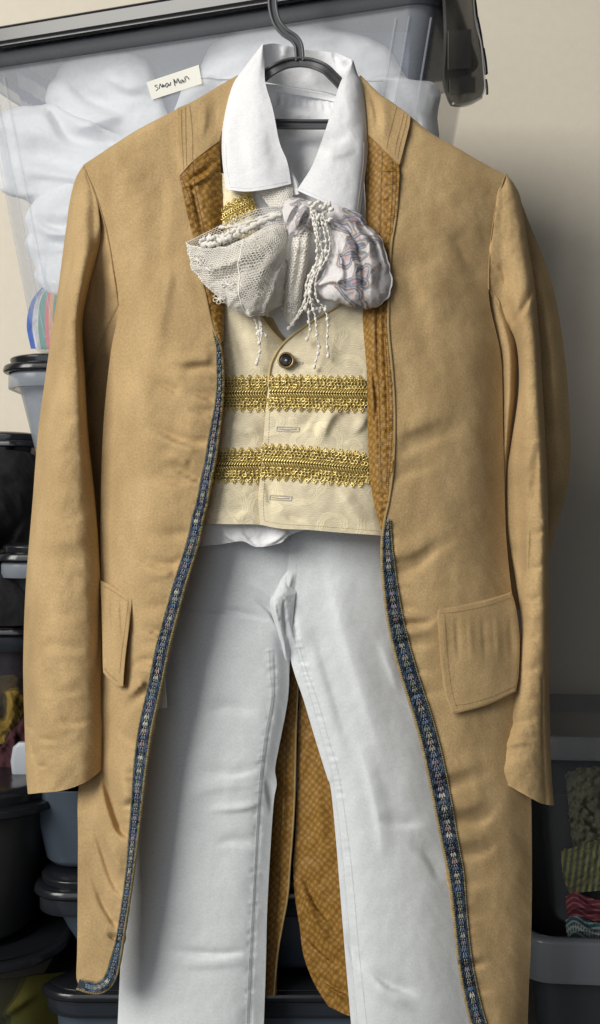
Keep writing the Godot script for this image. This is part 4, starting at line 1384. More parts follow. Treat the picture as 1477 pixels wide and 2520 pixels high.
	# buttonholes: a slit between two close rows of stitches
	for h in [[734, 892, 20.0, 5.0, 0.02], [708, 1056, 54.0, 12.0, 0.03], [690, 1225, 54.0, 12.0, 0.06]]:
		g = Geo.new()
		var c := Vector2(h[0], h[1])
		var ax := Vector2(cos(h[4]), sin(h[4]))
		var ay := Vector2(-ax.y, ax.x)
		var loop := []
		for q in [Vector2(-1, -1), Vector2(1, -1), Vector2(1, 1), Vector2(-1, 1), Vector2(-1, -1)]:
			var p: Vector2 = c + ax * q.x * h[2] * 0.5 + ay * q.y * h[3] * 0.42
			loop.append(p)
		for k in 4:
			var a: Vector2 = loop[k]
			var e: Vector2 = loop[k + 1]
			var n := int(a.distance_to(e) / 2.2) + 1
			var dirn := (e - a).normalized()
			for s in n:
				var p := a.lerp(e, float(s) / n)
				var w := P(p.x, p.y, zat(zr, p.x, p.y) + 0.35)
				var nv := Vector3(-dirn.y, -dirn.x, 0)
				g.blob(w, Vector3(dirn.x, -dirn.y, 0) * 0.0005, nv * 0.0011, Vector3(0, 0, 0.00035), Color.WHITE, 5, 3)
		var bh := part("buttonhole", g, mat(lin(0.74, 0.71, 0.66), 0.95, 0.0, 0.1), o)
		var sg := Geo.new()
		var a2: Vector2 = c - ax * h[2] * 0.40
		var e2: Vector2 = c + ax * h[2] * 0.40
		rope(sg, PackedVector3Array([V(a2.x, a2.y, zat(zr, a2.x, a2.y) + 0.3), V(c.x, c.y + 1.5, zat(zr, c.x, c.y) + 0.5), V(e2.x, e2.y, zat(zr, e2.x, e2.y) + 0.3)]), 0.9, Color.WHITE)
		part("slit", sg, mat(lin(0.48, 0.38, 0.22), 0.9), bh)
	# gold braid
	braid(o, [V(536, 968, 0), V(600, 968, 0), V(658, 968, 0)], zl, 80.0, false)
	braid(o, [V(662, 966, 0), V(740, 967, 0), V(820, 969, 0), V(906, 970, 0)], zr, 80.0, false)
	braid(o, [V(516, 1146, 0), V(580, 1146, 0), V(644, 1146, 0)], zl, 78.0, false)
	braid(o, [V(645, 1136, 0), V(730, 1140, 0), V(820, 1148, 0), V(916, 1158, 0)], zr, 80.0, true)
	braid(o, [V(536, 545, 0), V(570, 522, 0), V(606, 503, 0), V(628, 492, 0)], zmap([sh]), 46.0, false)

# one length of gold braid: a plaited middle, chains of loops either side and picots along both edges
func braid(o: Node3D, line: Array, zm: PackedFloat32Array, w: float, rounded: bool) -> void:
	var b := thing_part("gold_braid", o)
	var path := even(laid(line, zm, 0.0, 1.5), 1.5)
	var len_px := path.size() * 1.5
	var at := func(s: float, off: float, dz: float) -> Vector3:
		var f := clampf(s / 1.5, 0.0, path.size() - 1.001)
		var k := int(f)
		var p := path[k].lerp(path[k + 1], f - k)
		var k0 := maxi(k - 6, 0)
		var k1 := mini(k + 6, path.size() - 1)
		var t := Vector2(path[k1].x - path[k0].x, path[k1].y - path[k0].y).normalized()
		var extra := 0.0
		if rounded:
			var lim := w * 0.55
			var tail: float = s - (len_px - lim)
			if tail > 0.0:
				off *= sqrt(maxf(0.0, 1.0 - pow(tail / lim, 2.2) * 0.85))
		var x := p.x - t.y * off + t.x * extra
		var y := p.y + t.x * off
		return P(x, y, zat(zm, x, y) + dz)
	var base := Geo.new()
	var rows := []
	var uvs := []
	for r in 5:
		var row := PackedVector3Array()
		var q := PackedVector2Array()
		for k in int(len_px / 6.0) + 1:
			row.append(at.call(k * 6.0, (r / 4.0 - 0.5) * w * 0.82, 0.7))
			q.append(Vector2(k, r))
		rows.append(row)
		uvs.append(q)
	base.shell(rows, uvs, [], 0.0005)
	part("backing", base, M.gold_back, b)
	var g := Geo.new()
	var rng := RandomNumberGenerator.new()
	rng.seed = int(line[0].x * 7 + line[0].y)
	# plait
	var s := 0.0
	while s < len_px - 6.0:
		for side in [-1.0, 1.0]:
			var a: Vector3 = at.call(s + rng.randf() * 1.0, side * w * 0.004, 2.6)
			var e: Vector3 = at.call(s + 9.0, side * w * 0.150, 1.3)
			var t := (e - a) * 0.56
			g.blob((a + e) * 0.5 + Vector3(0, 0, rng.randf() * 0.0006), t, t.normalized().cross(Vector3(0, 0, 1)) * 0.00105, Vector3(0, 0, 0.0012), Color.WHITE, 6, 5)
		s += 6.6
	# chains
	for off in ([-0.40, -0.30, -0.21, 0.21, 0.30, 0.40] if w > 60.0 else [-0.33, 0.33]):
		s = rng.randf() * 4.0
		while s < len_px - 5.0:
			var c: Vector3 = at.call(s, off * w + rng.randf_range(-0.8, 0.8), 1.3 + rng.randf() * 0.5)
			var ring := PackedVector3Array()
			var tilt := rng.randf_range(-0.8, 0.8)
			for k in 7:
				var a := TAU * k / 7
				ring.append(c + Vector3(cos(a) * 0.0024, sin(a) * 0.0021, cos(a + tilt * 4.0) * 0.0011))
			g.tube(ring, PackedFloat32Array([0.00056]), 4, Color.WHITE, true)
			s += 8.0 + rng.randf()
	# long cords
	for off in [-0.345, -0.175, 0.175, 0.345]:
		var cord := PackedVector3Array()
		for k in int(len_px / 3.0):
			cord.append(at.call(k * 3.0, off * w + 0.9 * sin(k * 1.7), 1.1 + 0.35 * sin(k * 2.1)))
		g.tube(cord, PackedFloat32Array([0.0006]), 5, Color.WHITE)
	# picots
	for side in [-1.0, 1.0]:
		s = 4.0
		while s < len_px - 6.0:
			for q in [[-3.6, 0.475, 0.0013], [0.0, 0.525, 0.0015], [3.6, 0.475, 0.0013], [0.0, 0.455, 0.0012]]:
				var c: Vector3 = at.call(s + q[0], side * w * q[1], 1.0 + rng.randf() * 0.4)
				var ring := PackedVector3Array()
				for k in 7:
					var a := TAU * k / 7
					ring.append(c + Vector3(cos(a), sin(a), 0.35 * cos(a + s)) * q[2])
				g.tube(ring, PackedFloat32Array([0.00056]), 4, Color.WHITE, true)
			s += 18.5 + rng.randf_range(-1.0, 1.0)
	part("gold_thread", g, M.gold, b, true)

# -------------------------------------------------------------------- coat

func puckers(rng: RandomNumberGenerator, edge: PackedVector3Array, dir: float, y0: float, y1: float, amp: float) -> Array:
	var out := []
	var y := y0
	while y < y1:
		var best := edge[0]
		for p in edge:
			if absf(p.y - y) < absf(best.y - y):
				best = p
		var l := rng.randf_range(30.0, 70.0)
		var dy := rng.randf_range(-8.0, 6.0)
		out.append([-amp * rng.randf_range(0.4, 1.2), rng.randf_range(5.0, 8.5), best.x - dir * 12.0, y, best.x + dir * l * 0.5, y + dy * 0.4, best.x + dir * l, y + dy])
		y += rng.randf_range(16.0, 34.0)
	return out

# a woven ribbon along a px edge: rows of knots on a dark band. edge: outer edge with z = width there; side: +1 when the band lies to the left of the way down
func trim(parent: Node3D, edge: Array, side: float, zm: PackedFloat32Array, bright: float, seed_: int) -> void:
	var b := thing_part("trim_ribbon", parent)
	var rng := RandomNumberGenerator.new()
	rng.seed = seed_
	var line := even(smooth(edge, 10), 4.0)
	var n := line.size()
	var tan := PackedVector2Array()
	for k in n:
		var d := line[mini(k + 2, n - 1)] - line[maxi(k - 2, 0)]
		tan.append(Vector2(d.x, d.y).normalized())
	var at := func(f: float, across: float, dz: float) -> Vector3:
		f = clampf(f, 0.0, n - 1.001)
		var k := int(f)
		var p := line[k].lerp(line[k + 1], f - k)
		var t := tan[k]
		var q := Vector2(-t.y, t.x) * side
		var x := p.x + q.x * across * p.z
		var y := p.y + q.y * across * p.z
		return P(x, y, zat(zm, x, y) + dz)
	var g := Geo.new()
	var rows := []
	var uvs := []
	for k in n:
		var row := PackedVector3Array()
		var uq := PackedVector2Array()
		for c in 5:
			var a := (1.0 - c / 4.0) if side > 0 else c / 4.0
			row.append(at.call(float(k), a, 1.4))
			uq.append(Vector2(c, k))
		rows.append(row)
		uvs.append(uq)
	g.shell(rows, uvs, [], 0.0008)
	part("band", g, M.trim_base, b)
	g = Geo.new()
	var blues := [lin(0.040, 0.055, 0.082), lin(0.052, 0.076, 0.120), lin(0.025, 0.032, 0.047), lin(0.072, 0.087, 0.108)]
	var mids := [lin(0.09, 0.11, 0.15), lin(0.19, 0.19, 0.165), lin(0.08, 0.12, 0.18), lin(0.15, 0.135, 0.17), lin(0.27, 0.27, 0.235), lin(0.115, 0.135, 0.125), lin(0.19, 0.145, 0.14)]
	var f := 0.0
	while f < n - 5:
		var w := line[int(f)].z
		if w > 5.0:
			var c: Vector3 = at.call(f, 0.52, 3.0)
			var t2: Vector3 = (at.call(f + 1.6, 0.52, 2.6) - at.call(f - 1.6, 0.52, 2.6)).normalized()
			var sd := t2.cross(Vector3(0, 0, 1)).normalized()
			var col: Color = mids[rng.randi() % mids.size()] * bright * 1.25
			for lobe in [-1.0, 0.0, 1.0]:
				var cc := col * rng.randf_range(0.75, 1.3)
				g.blob(c + sd * lobe * w * 0.125 * S + t2 * (0.0008 if lobe == 0.0 else 0.0), t2 * 0.0033 + sd * lobe * 0.0006, sd * w * 0.062 * S, Vector3(0, 0, 0.0013 if lobe == 0.0 else 0.0011), cc, 5, 4)
			for d in [-0.0012, 0.0012]:
				g.blob(c + t2 * 0.0040 + sd * d + Vector3(0, 0, -0.0003), t2 * 0.0008, sd * 0.0007, Vector3(0, 0, 0.0009), lin(0.38, 0.37, 0.28) * bright, 5, 3)
			for lane in [0.14, 0.27, 0.77, 0.88]:
				for h in 2:
					var p: Vector3 = at.call(f + h * 2.1 + (1.0 if lane < 0.2 or lane > 0.8 else 0.0), lane + rng.randf_range(-0.02, 0.02), 2.1)
					var bc: Color = blues[rng.randi() % 4] * bright * rng.randf_range(0.7, 1.3)
					g.blob(p, t2 * 0.0031 + sd * rng.randf_range(-0.001, 0.001), sd * w * 0.072 * S, Vector3(0, 0, 0.0009), bc, 5, 3)
		f += 4.15
	part("stitch", g, M.trim, b, true)
	g = Geo.new()
	f = 0.0
	while f < n - 2:
		if line[int(f)].z > 4.0:
			for lane in [0.0, 1.0]:
				var p: Vector3 = at.call(f, lane, 1.9)
				var k := int(f)
				var t3 := Vector3(tan[k].x, -tan[k].y, 0)
				g.blob(p, t3 * 0.0013, t3.cross(Vector3(0, 0, 1)) * (0.0011 if lane > 0.5 else 0.0013), Vector3(0, 0, 0.0011), lin(0.29, 0.25, 0.14) * rng.randf_range(0.7, 1.15), 5, 3)
		f += 1.35
	part("picot_edge", g, M.trim, b, true)

func build_coat() -> void:
	var o := thing("coat", "tan felt frock coat with blue woven trim, worn open on the hanger", "coat", P(738, 2500, 0))
	var rng := RandomNumberGenerator.new()
	rng.seed = 31
	# ------------------------------------------------ front edges, top to bottom
	var ledge := [V(442, 436, 0), V(450, 472, 0), V(457, 505, 0), V(475, 578, 0), V(495, 685, 0), V(505, 722, 0), V(515, 770, 0), V(526, 812, 0), V(542, 850, 0), V(548, 890, 0), V(550, 940, 0), V(547, 995, 0), V(542, 1045, 0), V(537, 1085, 0), V(530, 1135, 0), V(520, 1180, 0), V(510, 1238, 0), V(500, 1278, 0), V(490, 1330, 0), V(471, 1395, 0), V(454, 1450, 0), V(440, 1503, 0), V(426, 1555, 0), V(415, 1600, 0), V(402, 1665, 0), V(388, 1730, 0), V(375, 1788, 0), V(366, 1845, 0), V(356, 1920, 0), V(348, 1990, 0), V(340, 2060, 0), V(330, 2140, 0), V(320, 2210, 0), V(308, 2285, 0), V(301, 2335, 0), V(295, 2370, 0), V(286, 2403, 0), V(270, 2430, 0), V(245, 2444, 0), V(216, 2441, 0), V(187, 2432, 0)]
	var redge := [V(983, 404, 0), V(981, 475, 0), V(974, 540, 0), V(964, 600, 0), V(960, 670, 0), V(957, 745, 0), V(956, 795, 0), V(959, 842, 0), V(965, 900, 0), V(970, 970, 0), V(972, 1045, 0), V(970, 1120, 0), V(965, 1180, 0), V(957, 1235, 0), V(947, 1280, 0), V(940, 1330, 0), V(940, 1390, 0), V(944, 1440, 0), V(949, 1490, 0), V(958, 1545, 0), V(970, 1600, 0), V(988, 1665, 0), V(1007, 1725, 0), V(1024, 1780, 0), V(1042, 1850, 0), V(1058, 1925, 0), V(1071, 1990, 0), V(1088, 2075, 0), V(1104, 2150, 0), V(1114, 2225, 0), V(1120, 2285, 0), V(1128, 2360, 0), V(1138, 2425, 0), V(1152, 2490, 0), V(1170, 2560, 0)]
	var le := smooth(ledge, 6)
	var re := smooth(redge, 6)
	# ------------------------------------------------ left front
	var lc := [[V(207, 416, -26), V(272, 374, -22), V(336, 333, -20), V(391, 304, -20), V(441, 280, -20)], [V(205, 406, -10), V(270, 363, -2), V(335, 322, 2), V(390, 293, 3), V(440, 267, 3)], [V(210, 420, -2), V(273, 385, 8), V(338, 352, 12), V(393, 328, 13), V(441, 310, 12)], [V(232, 470, 2), V(290, 457, 12), V(350, 447, 18), V(405, 442, 21), V(444, 440, 21)], [V(253, 535, 4), V(308, 530, 16), V(365, 525, 23), V(420, 522, 26), V(462, 520, 26)], [V(270, 610, 4), V(327, 606, 18), V(387, 604, 27), V(440, 602, 31), V(482, 600, 31)], [V(291, 752, 0), V(346, 750, 22), V(410, 750, 32), V(465, 750, 37), V(511, 750, 36)],
		[V(272, 872, -6), V(338, 876, 23), V(413, 880, 36), V(483, 884, 42), V(546, 886, 41)], [V(255, 1040, -10), V(328, 1040, 21), V(408, 1040, 36), V(478, 1040, 42), V(543, 1040, 43)], [V(248, 1238, -12), V(313, 1238, 18), V(384, 1238, 34), V(450, 1238, 41), V(510, 1238, 43)], [V(248, 1450, -12), V(298, 1450, 14), V(353, 1450, 30), V(405, 1450, 39), V(454, 1450, 42)], [V(243, 1650, -14), V(284, 1650, 10), V(325, 1650, 26), V(365, 1650, 36), V(406, 1650, 40)], [V(206, 1850, -12), V(245, 1855, -6), V(282, 1857, 14), V(324, 1858, 31), V(364, 1860, 38)], [V(192, 1960, -2), V(230, 1958, 0), V(268, 1956, 14), V(310, 1955, 30), V(352, 1955, 38)], [V(192, 2070, 4), V(228, 2068, 11), V(264, 2065, 20), V(302, 2063, 31), V(340, 2060, 37)], [V(191, 2240, 8), V(222, 2240, 16), V(253, 2240, 22), V(284, 2240, 29), V(315, 2240, 35)], [V(190, 2340, 10), V(218, 2342, 17), V(245, 2342, 22), V(273, 2340, 26), V(300, 2338, 30)], [V(188, 2400, 10), V(212, 2418, 16), V(240, 2424, 20), V(266, 2416, 23), V(288, 2396, 25)], [V(192, 2420, 10), V(214, 2440, 15), V(243, 2445, 18), V(268, 2430, 20), V(286, 2403, 22)]]
	var lfolds := [[-4, 12, 405, 900, 450, 911, 490, 906, 540, 908], [3, 12, 410, 884, 460, 890, 530, 886], [-3, 9, 368, 932, 410, 952, 445, 972], [-3, 9, 450, 960, 490, 972, 535, 990], [-4, 9, 455, 1008, 490, 1014, 535, 1026], [-5.5, 11, 335, 1040, 400, 1064, 440, 1084, 480, 1092, 530, 1090], [4, 13, 340, 1066, 420, 1094, 500, 1116], [-5, 11, 380, 1170, 420, 1152, 450, 1162, 490, 1182, 515, 1195], [3, 12, 390, 1130, 430, 1126, 470, 1144], [-3, 12, 330, 1178, 400, 1180, 470, 1200], [-4, 12, 340, 1312, 400, 1318, 450, 1316, 490, 1310], [-5, 10, 322, 1362, 375, 1388, 415, 1393, 455, 1380], [3.5, 12, 330, 1400, 380, 1416, 430, 1412], [-3, 12, 330, 1496, 380, 1497, 430, 1488], [-5.5, 8, 330, 1538, 362, 1549, 392, 1560, 420, 1566], [-3, 9, 335, 1582, 370, 1584, 412, 1580],
		[-5.5, 9, 312, 1648, 345, 1632, 370, 1630, 400, 1642], [4, 10, 320, 1664, 350, 1652, 390, 1660], [-5, 13, 300, 1752, 345, 1716, 390, 1680], [5, 15, 290, 1722, 330, 1700, 360, 1670], [-3, 10, 275, 1786, 310, 1816, 345, 1836], [-12, 15, 250, 1850, 258, 1910, 272, 1970, 292, 2030, 318, 2070], [6, 18, 300, 1850, 300, 1920, 310, 1990], [-3.5, 8, 282, 1988, 310, 1984, 345, 1982], [-4, 8, 272, 2022, 300, 2050, 338, 2068], [-4.5, 13, 222, 1990, 248, 2080, 278, 2170, 312, 2216], [4, 13, 250, 2020, 275, 2100, 300, 2160], [-4, 13, 220, 2130, 252, 2220, 300, 2300], [3, 12, 215, 2180, 240, 2260, 280, 2330], [-3, 9, 260, 2290, 280, 2310, 305, 2320], [-3, 24, 400, 420, 395, 560, 380, 720], [4, 30, 420, 640, 400, 760, 380, 900], [-3, 22, 330, 640, 330, 800, 320, 1000]]
	for f in lfolds:
		f[0] *= 1.3
		var back := []
		for k in range(f.size() - 2, 1, -2):
			back.append_array([f[k], f[k + 1]])
		if f[f.size() - 2] > f[2]:
			for k in back.size():
				f[k + 2] = back[k]
	lfolds.append_array(puckers(rng, le, -1.0, 850.0, 2320.0, 3.0))
	var left := sheet(lc, 76, 400, lfolds, 1.5, 110.0, false, 0.22, 0.6)
	# ------------------------------------------------ right front
	var rc := [[V(1008, 300, -20), V(1062, 342, -20), V(1122, 375, -20), V(1182, 410, -22), V(1243, 442, -26)], [V(1009, 286, 3), V(1060, 327, 3), V(1120, 361, 2), V(1180, 396, -2), V(1245, 430, -10)], [V(1002, 330, 12), V(1054, 360, 13), V(1116, 388, 12), V(1176, 416, 8), V(1240, 446, -2)], [V(983, 440, 23), V(1040, 450, 22), V(1105, 456, 18), V(1168, 464, 11), V(1227, 478, 1)], [V(975, 530, 30), V(1032, 530, 28), V(1096, 530, 24), V(1158, 532, 15), V(1214, 535, 3)], [V(963, 605, 34), V(1025, 603, 31), V(1090, 602, 27), V(1150, 602, 17), V(1205, 602, 3)], [V(957, 740, 38), V(1020, 740, 35), V(1085, 740, 29), V(1148, 738, 17), V(1204, 735, 0)], [V(964, 885, 42), V(1030, 883, 38), V(1100, 882, 32), V(1170, 880, 19), V(1233, 878, -8)], [V(972, 1040, 43), V(1040, 1040, 41), V(1106, 1040, 35), V(1175, 1040, 20), V(1238, 1040, -10)],
		[V(956, 1240, 43), V(1030, 1240, 41), V(1105, 1240, 35), V(1178, 1240, 20), V(1243, 1240, -10)], [V(940, 1335, 43), V(1020, 1335, 41), V(1100, 1335, 36), V(1176, 1335, 21), V(1247, 1335, -9)], [V(947, 1480, 42), V(1025, 1478, 41), V(1105, 1475, 37), V(1185, 1472, 24), V(1261, 1468, -4)], [V(981, 1640, 42), V(1055, 1640, 40), V(1132, 1640, 36), V(1210, 1640, 24), V(1288, 1640, -2)], [V(1043, 1858, 40), V(1105, 1858, 38), V(1170, 1860, 33), V(1240, 1860, 21), V(1304, 1860, -2)], [V(1088, 2075, 38), V(1140, 2075, 36), V(1196, 2075, 30), V(1255, 2075, 19), V(1309, 2075, 0)], [V(1120, 2285, 35), V(1165, 2285, 33), V(1212, 2285, 28), V(1262, 2285, 18), V(1308, 2285, 2)], [V(1143, 2450, 34), V(1182, 2450, 32), V(1222, 2450, 28), V(1262, 2450, 18), V(1301, 2450, 2)], [V(1172, 2570, 34), V(1205, 2570, 32), V(1240, 2570, 28), V(1270, 2570, 18), V(1298, 2570, 2)]]
	var rfolds := [[-4, 20, 990, 1118, 1048, 1085, 1108, 1058, 1172, 1018], [4, 22, 990, 1070, 1050, 1040, 1110, 1010], [-3.5, 18, 980, 1180, 1040, 1150, 1100, 1130], [-4, 16, 965, 1410, 1018, 1396, 1088, 1342, 1170, 1310], [4, 18, 970, 1370, 1020, 1356, 1090, 1300], [-3, 8, 962, 1424, 1000, 1425, 1040, 1420], [-4.5, 10, 975, 1490, 1018, 1504, 1052, 1512, 1085, 1512], [-5.5, 9, 985, 1536, 1038, 1538, 1068, 1522, 1090, 1500], [4, 10, 980, 1518, 1030, 1522, 1065, 1508], [4, 10, 990, 1556, 1040, 1558, 1080, 1545], [-3.5, 9, 1000, 1585, 1040, 1588, 1085, 1580], [-3.5, 9, 1018, 1650, 1052, 1656, 1090, 1652], [-3.5, 9, 1030, 1706, 1065, 1708, 1100, 1700], [-4, 16, 1080, 1948, 1150, 1925, 1218, 1888], [4, 16, 1070, 1910, 1140, 1895, 1190, 1860], [-5.5, 14, 1100, 2026, 1165, 2026, 1205, 2004, 1232, 1950], [5, 15, 1095, 1990, 1155, 1988, 1200, 1950], [-5, 12, 1118, 2106, 1168, 2106, 1205, 2088, 1230, 2050], [4, 12, 1110, 2070, 1165, 2070, 1200, 2050], [-4, 12, 1120, 2170, 1170, 2176, 1220, 2160], [-3, 12, 1125, 2250, 1175, 2255, 1225, 2240], [-5.5, 7, 1145, 2374, 1175, 2376, 1215, 2370], [4, 8, 1145, 2356, 1175, 2358, 1205, 2352], [-3, 10, 1150, 2430, 1190, 2440, 1230, 2436], [3, 34, 1060, 640, 1070, 800, 1100, 960], [-3, 30, 1010, 620, 1010, 720, 1030, 830], [-3, 20, 1130, 560, 1150, 650, 1190, 740]]
	for f in rfolds:
		f[0] *= 0.95
		f[1] *= 1.2
		if f[2] < f[f.size() - 2]:
			f[2] -= 25.0
	rfolds.append_array(puckers(rng, re, 1.0, 1300.0, 2480.0, 2.6))
	var right := sheet(rc, 76, 400, rfolds, 1.5, 110.0, false, 0.22, 0.62)
	var zl := zmap([left])
	var zr := zmap([right])
	for s in [left, right]:
		var g := Geo.new()
		cloth(g, s, 3.0)
		part("front", g, M.felt, o)
	# ------------------------------------------------ sleeves
	var ls := [[V(206, 406, -16), V(206, 405, -12), V(207, 406, -10), V(208, 408, -9), V(210, 412, -8)], [V(186, 440, -24), V(196, 432, -10), V(206, 430, -3), V(214, 434, -2), V(221, 446, -2)], [V(172, 495, -30), V(190, 490, -6), V(210, 488, 4), V(228, 490, 4), V(241, 500, 1)], [V(163, 560, -34), V(184, 556, -4), V(208, 555, 8), V(230, 556, 4), V(248, 560, -2)], [V(155, 620, -38), V(180, 616, -2), V(206, 613, 14), V(227, 614, 8), V(242, 618, -12)], [V(145, 700, -40), V(168, 697, 0), V(190, 696, 19), V(209, 697, 13), V(220, 700, -20)], [V(131, 795, -42), V(155, 795, 2), V(174, 795, 20), V(193, 795, 15), V(203, 795, -22)], [V(113, 920, -42), V(141, 920, 0), V(170, 920, 22), V(196, 920, 20), V(209, 920, -22)], [V(93, 1070, -42), V(124, 1070, 0), V(160, 1070, 22), V(200, 1070, 20), V(217, 1070, -20)],
		[V(80, 1240, -42), V(110, 1240, 0), V(156, 1240, 19), V(205, 1240, 16), V(235, 1240, -15)], [V(64, 1440, -40), V(96, 1440, 2), V(150, 1440, 21), V(214, 1440, 18), V(248, 1440, -15)], [V(58, 1600, -38), V(92, 1600, 3), V(148, 1600, 22), V(217, 1600, 19), V(251, 1600, -15)], [V(58, 1690, -38), V(92, 1690, 4), V(148, 1690, 22), V(217, 1690, 20), V(252, 1690, -15)], [V(61, 1790, -34), V(94, 1790, 5), V(150, 1790, 22), V(218, 1790, 20), V(254, 1790, -13)], [V(64, 1890, -28), V(96, 1890, 6), V(150, 1886, 23), V(216, 1880, 20), V(252, 1868, -10)], [V(69, 1953, -22), V(100, 1951, 8), V(155, 1945, 22), V(212, 1924, 18), V(250, 1892, -4)]]
	var sf_l := [[-3, 14, 120, 1010, 160, 1030, 205, 1020], [-3, 16, 100, 1260, 150, 1280, 220, 1262], [3, 16, 100, 1320, 160, 1336, 230, 1318], [-3, 14, 90, 1395, 150, 1380, 220, 1400], [-2.5, 14, 80, 1500, 150, 1520, 230, 1505], [-3, 12, 80, 1600, 140, 1590, 230, 1612], [-2.5, 14, 80, 1690, 150, 1706, 230, 1690], [-4, 7, 50, 1780, 72, 1792, 90, 1804], [-4.5, 6, 84, 1820, 112, 1822, 150, 1826], [-3, 7, 70, 1850, 84, 1858, 100, 1852], [-5, 5, 88, 1884, 102, 1888, 118, 1884], [-3, 10, 130, 1770, 180, 1782, 235, 1772], [-3, -3, 74, 1820, 84, 1860, 94, 1900, 100, 1965], [-2, 10, 60, 1560, 70, 1700, 66, 1800]]
	for k in 46:
		var y := 760.0 + k * 24.0 + rng.randf_range(-8, 8)
		var cx := lerpf(150.0, 165.0, rng.randf()) + rng.randf_range(-50, 50)
		var hl := rng.randf_range(22.0, 55.0)
		sf_l.append([rng.randf_range(-1.5, 1.0), rng.randf_range(5.0, 10.0), cx - hl, y + rng.randf_range(-8, 8), cx, y, cx + hl, y + rng.randf_range(-10, 10)])
	var lsl := sheet(wrapped(ls, 12.0), 90, 260, sf_l, 1.8, 70.0, true)
	var rs := [[V(1240, 434, -8), V(1243, 430, -9), V(1245, 427, -10), V(1247, 428, -13), V(1250, 434, -18)], [V(1228, 462, -2), V(1238, 455, -1), V(1250, 451, 0), V(1260, 452, -4), V(1268, 458, -14)], [V(1220, 505, 1), V(1238, 497, 4), V(1255, 493, 5), V(1270, 493, 0), V(1283, 497, -14)], [V(1203, 625, 1), V(1233, 618, 3), V(1263, 616, 7), V(1288, 616, 4), V(1303, 620, -14)], [V(1201, 705, -3), V(1236, 706, -4), V(1270, 708, 8), V(1300, 708, 8), V(1317, 710, -14)], [V(1230, 770, -14), V(1256, 772, -3), V(1280, 774, 12), V(1308, 776, 12), V(1323, 776, -12)], [V(1266, 830, -14), V(1280, 830, 4), V(1298, 830, 14), V(1316, 830, 13), V(1329, 830, -10)], [V(1277, 900, -14), V(1286, 900, 5), V(1301, 900, 15), V(1320, 900, 14), V(1333, 900, -8)], [V(1275, 980, -14), V(1285, 980, 4), V(1302, 980, 15), V(1323, 980, 15), V(1337, 980, -8)], [V(1258, 1095, -16), V(1278, 1095, 0), V(1302, 1095, 14), V(1328, 1095, 16), V(1343, 1095, -6)],
		[V(1249, 1170, -18), V(1274, 1170, -2), V(1303, 1170, 13), V(1331, 1170, 17), V(1347, 1170, -6)], [V(1250, 1300, -20), V(1276, 1300, -8), V(1305, 1300, 13), V(1335, 1300, 19), V(1350, 1300, -4)], [V(1268, 1420, -20), V(1284, 1420, -2), V(1308, 1420, 16), V(1336, 1420, 19), V(1351, 1420, -4)], [V(1283, 1540, -12), V(1292, 1540, 8), V(1312, 1540, 19), V(1338, 1540, 18), V(1352, 1540, -5)], [V(1263, 1690, -6), V(1278, 1690, 12), V(1306, 1690, 23), V(1336, 1690, 18), V(1352, 1690, -6)], [V(1234, 1808, 0), V(1258, 1806, 16), V(1294, 1806, 25), V(1331, 1808, 18), V(1354, 1812, -6)], [V(1208, 1888, 4), V(1238, 1890, 20), V(1283, 1898, 27), V(1328, 1906, 18), V(1358, 1915, -6)], [V(1213, 1911, 6), V(1250, 1932, 18), V(1290, 1955, 24), V(1333, 1977, 16), V(1364, 1981, -6)]]
	var sf_r := [[-5, 9, 1316, 700, 1290, 760, 1262, 800, 1240, 820], [-3, 10, 1220, 640, 1240, 670, 1245, 720], [5, 9, 1300, 1260, 1298, 1360, 1290, 1460], [-4, 9, 1322, 1080, 1318, 1180, 1312, 1270], [3, 6, 1330, 1280, 1344, 1290, 1356, 1286], [-3, 6, 1300, 1310, 1320, 1316, 1345, 1310], [-3, 7, 1294, 1390, 1316, 1400, 1340, 1396], [-3, 7, 1285, 1466, 1306, 1478, 1336, 1470], [-3, 8, 1280, 1560, 1306, 1572, 1340, 1562], [-3, 9, 1270, 1640, 1300, 1650, 1340, 1640], [-3.5, 9, 1240, 1790, 1280, 1780, 1330, 1770], [3, 10, 1230, 1840, 1270, 1830, 1320, 1826], [-2.5, -3, 1336, 1660, 1336, 1800, 1340, 1900, 1346, 1990], [-4, 10, 1256, 1330, 1275, 1380, 1285, 1440]]
	for k in 34:
		var y := 1080.0 + k * 23.0 + rng.randf_range(-8, 8)
		var cx := 1308.0 + rng.randf_range(-18, 18)
		sf_r.append([rng.randf_range(-1.7, 1.0), rng.randf_range(5.0, 8.0), cx - 34.0, y + rng.randf_range(-6, 8), cx, y, cx + 34.0, y + rng.randf_range(-8, 6)])
	var rsl := sheet(wrapped(rs, 12.0), 90, 280, sf_r, 1.6, 60.0, true)
	for s in [lsl, rsl]:
		var g := Geo.new()
		cloth(g, s, 2.5, 100.0, 0.0, [], true)
		part("sleeve", g, M.felt, o)
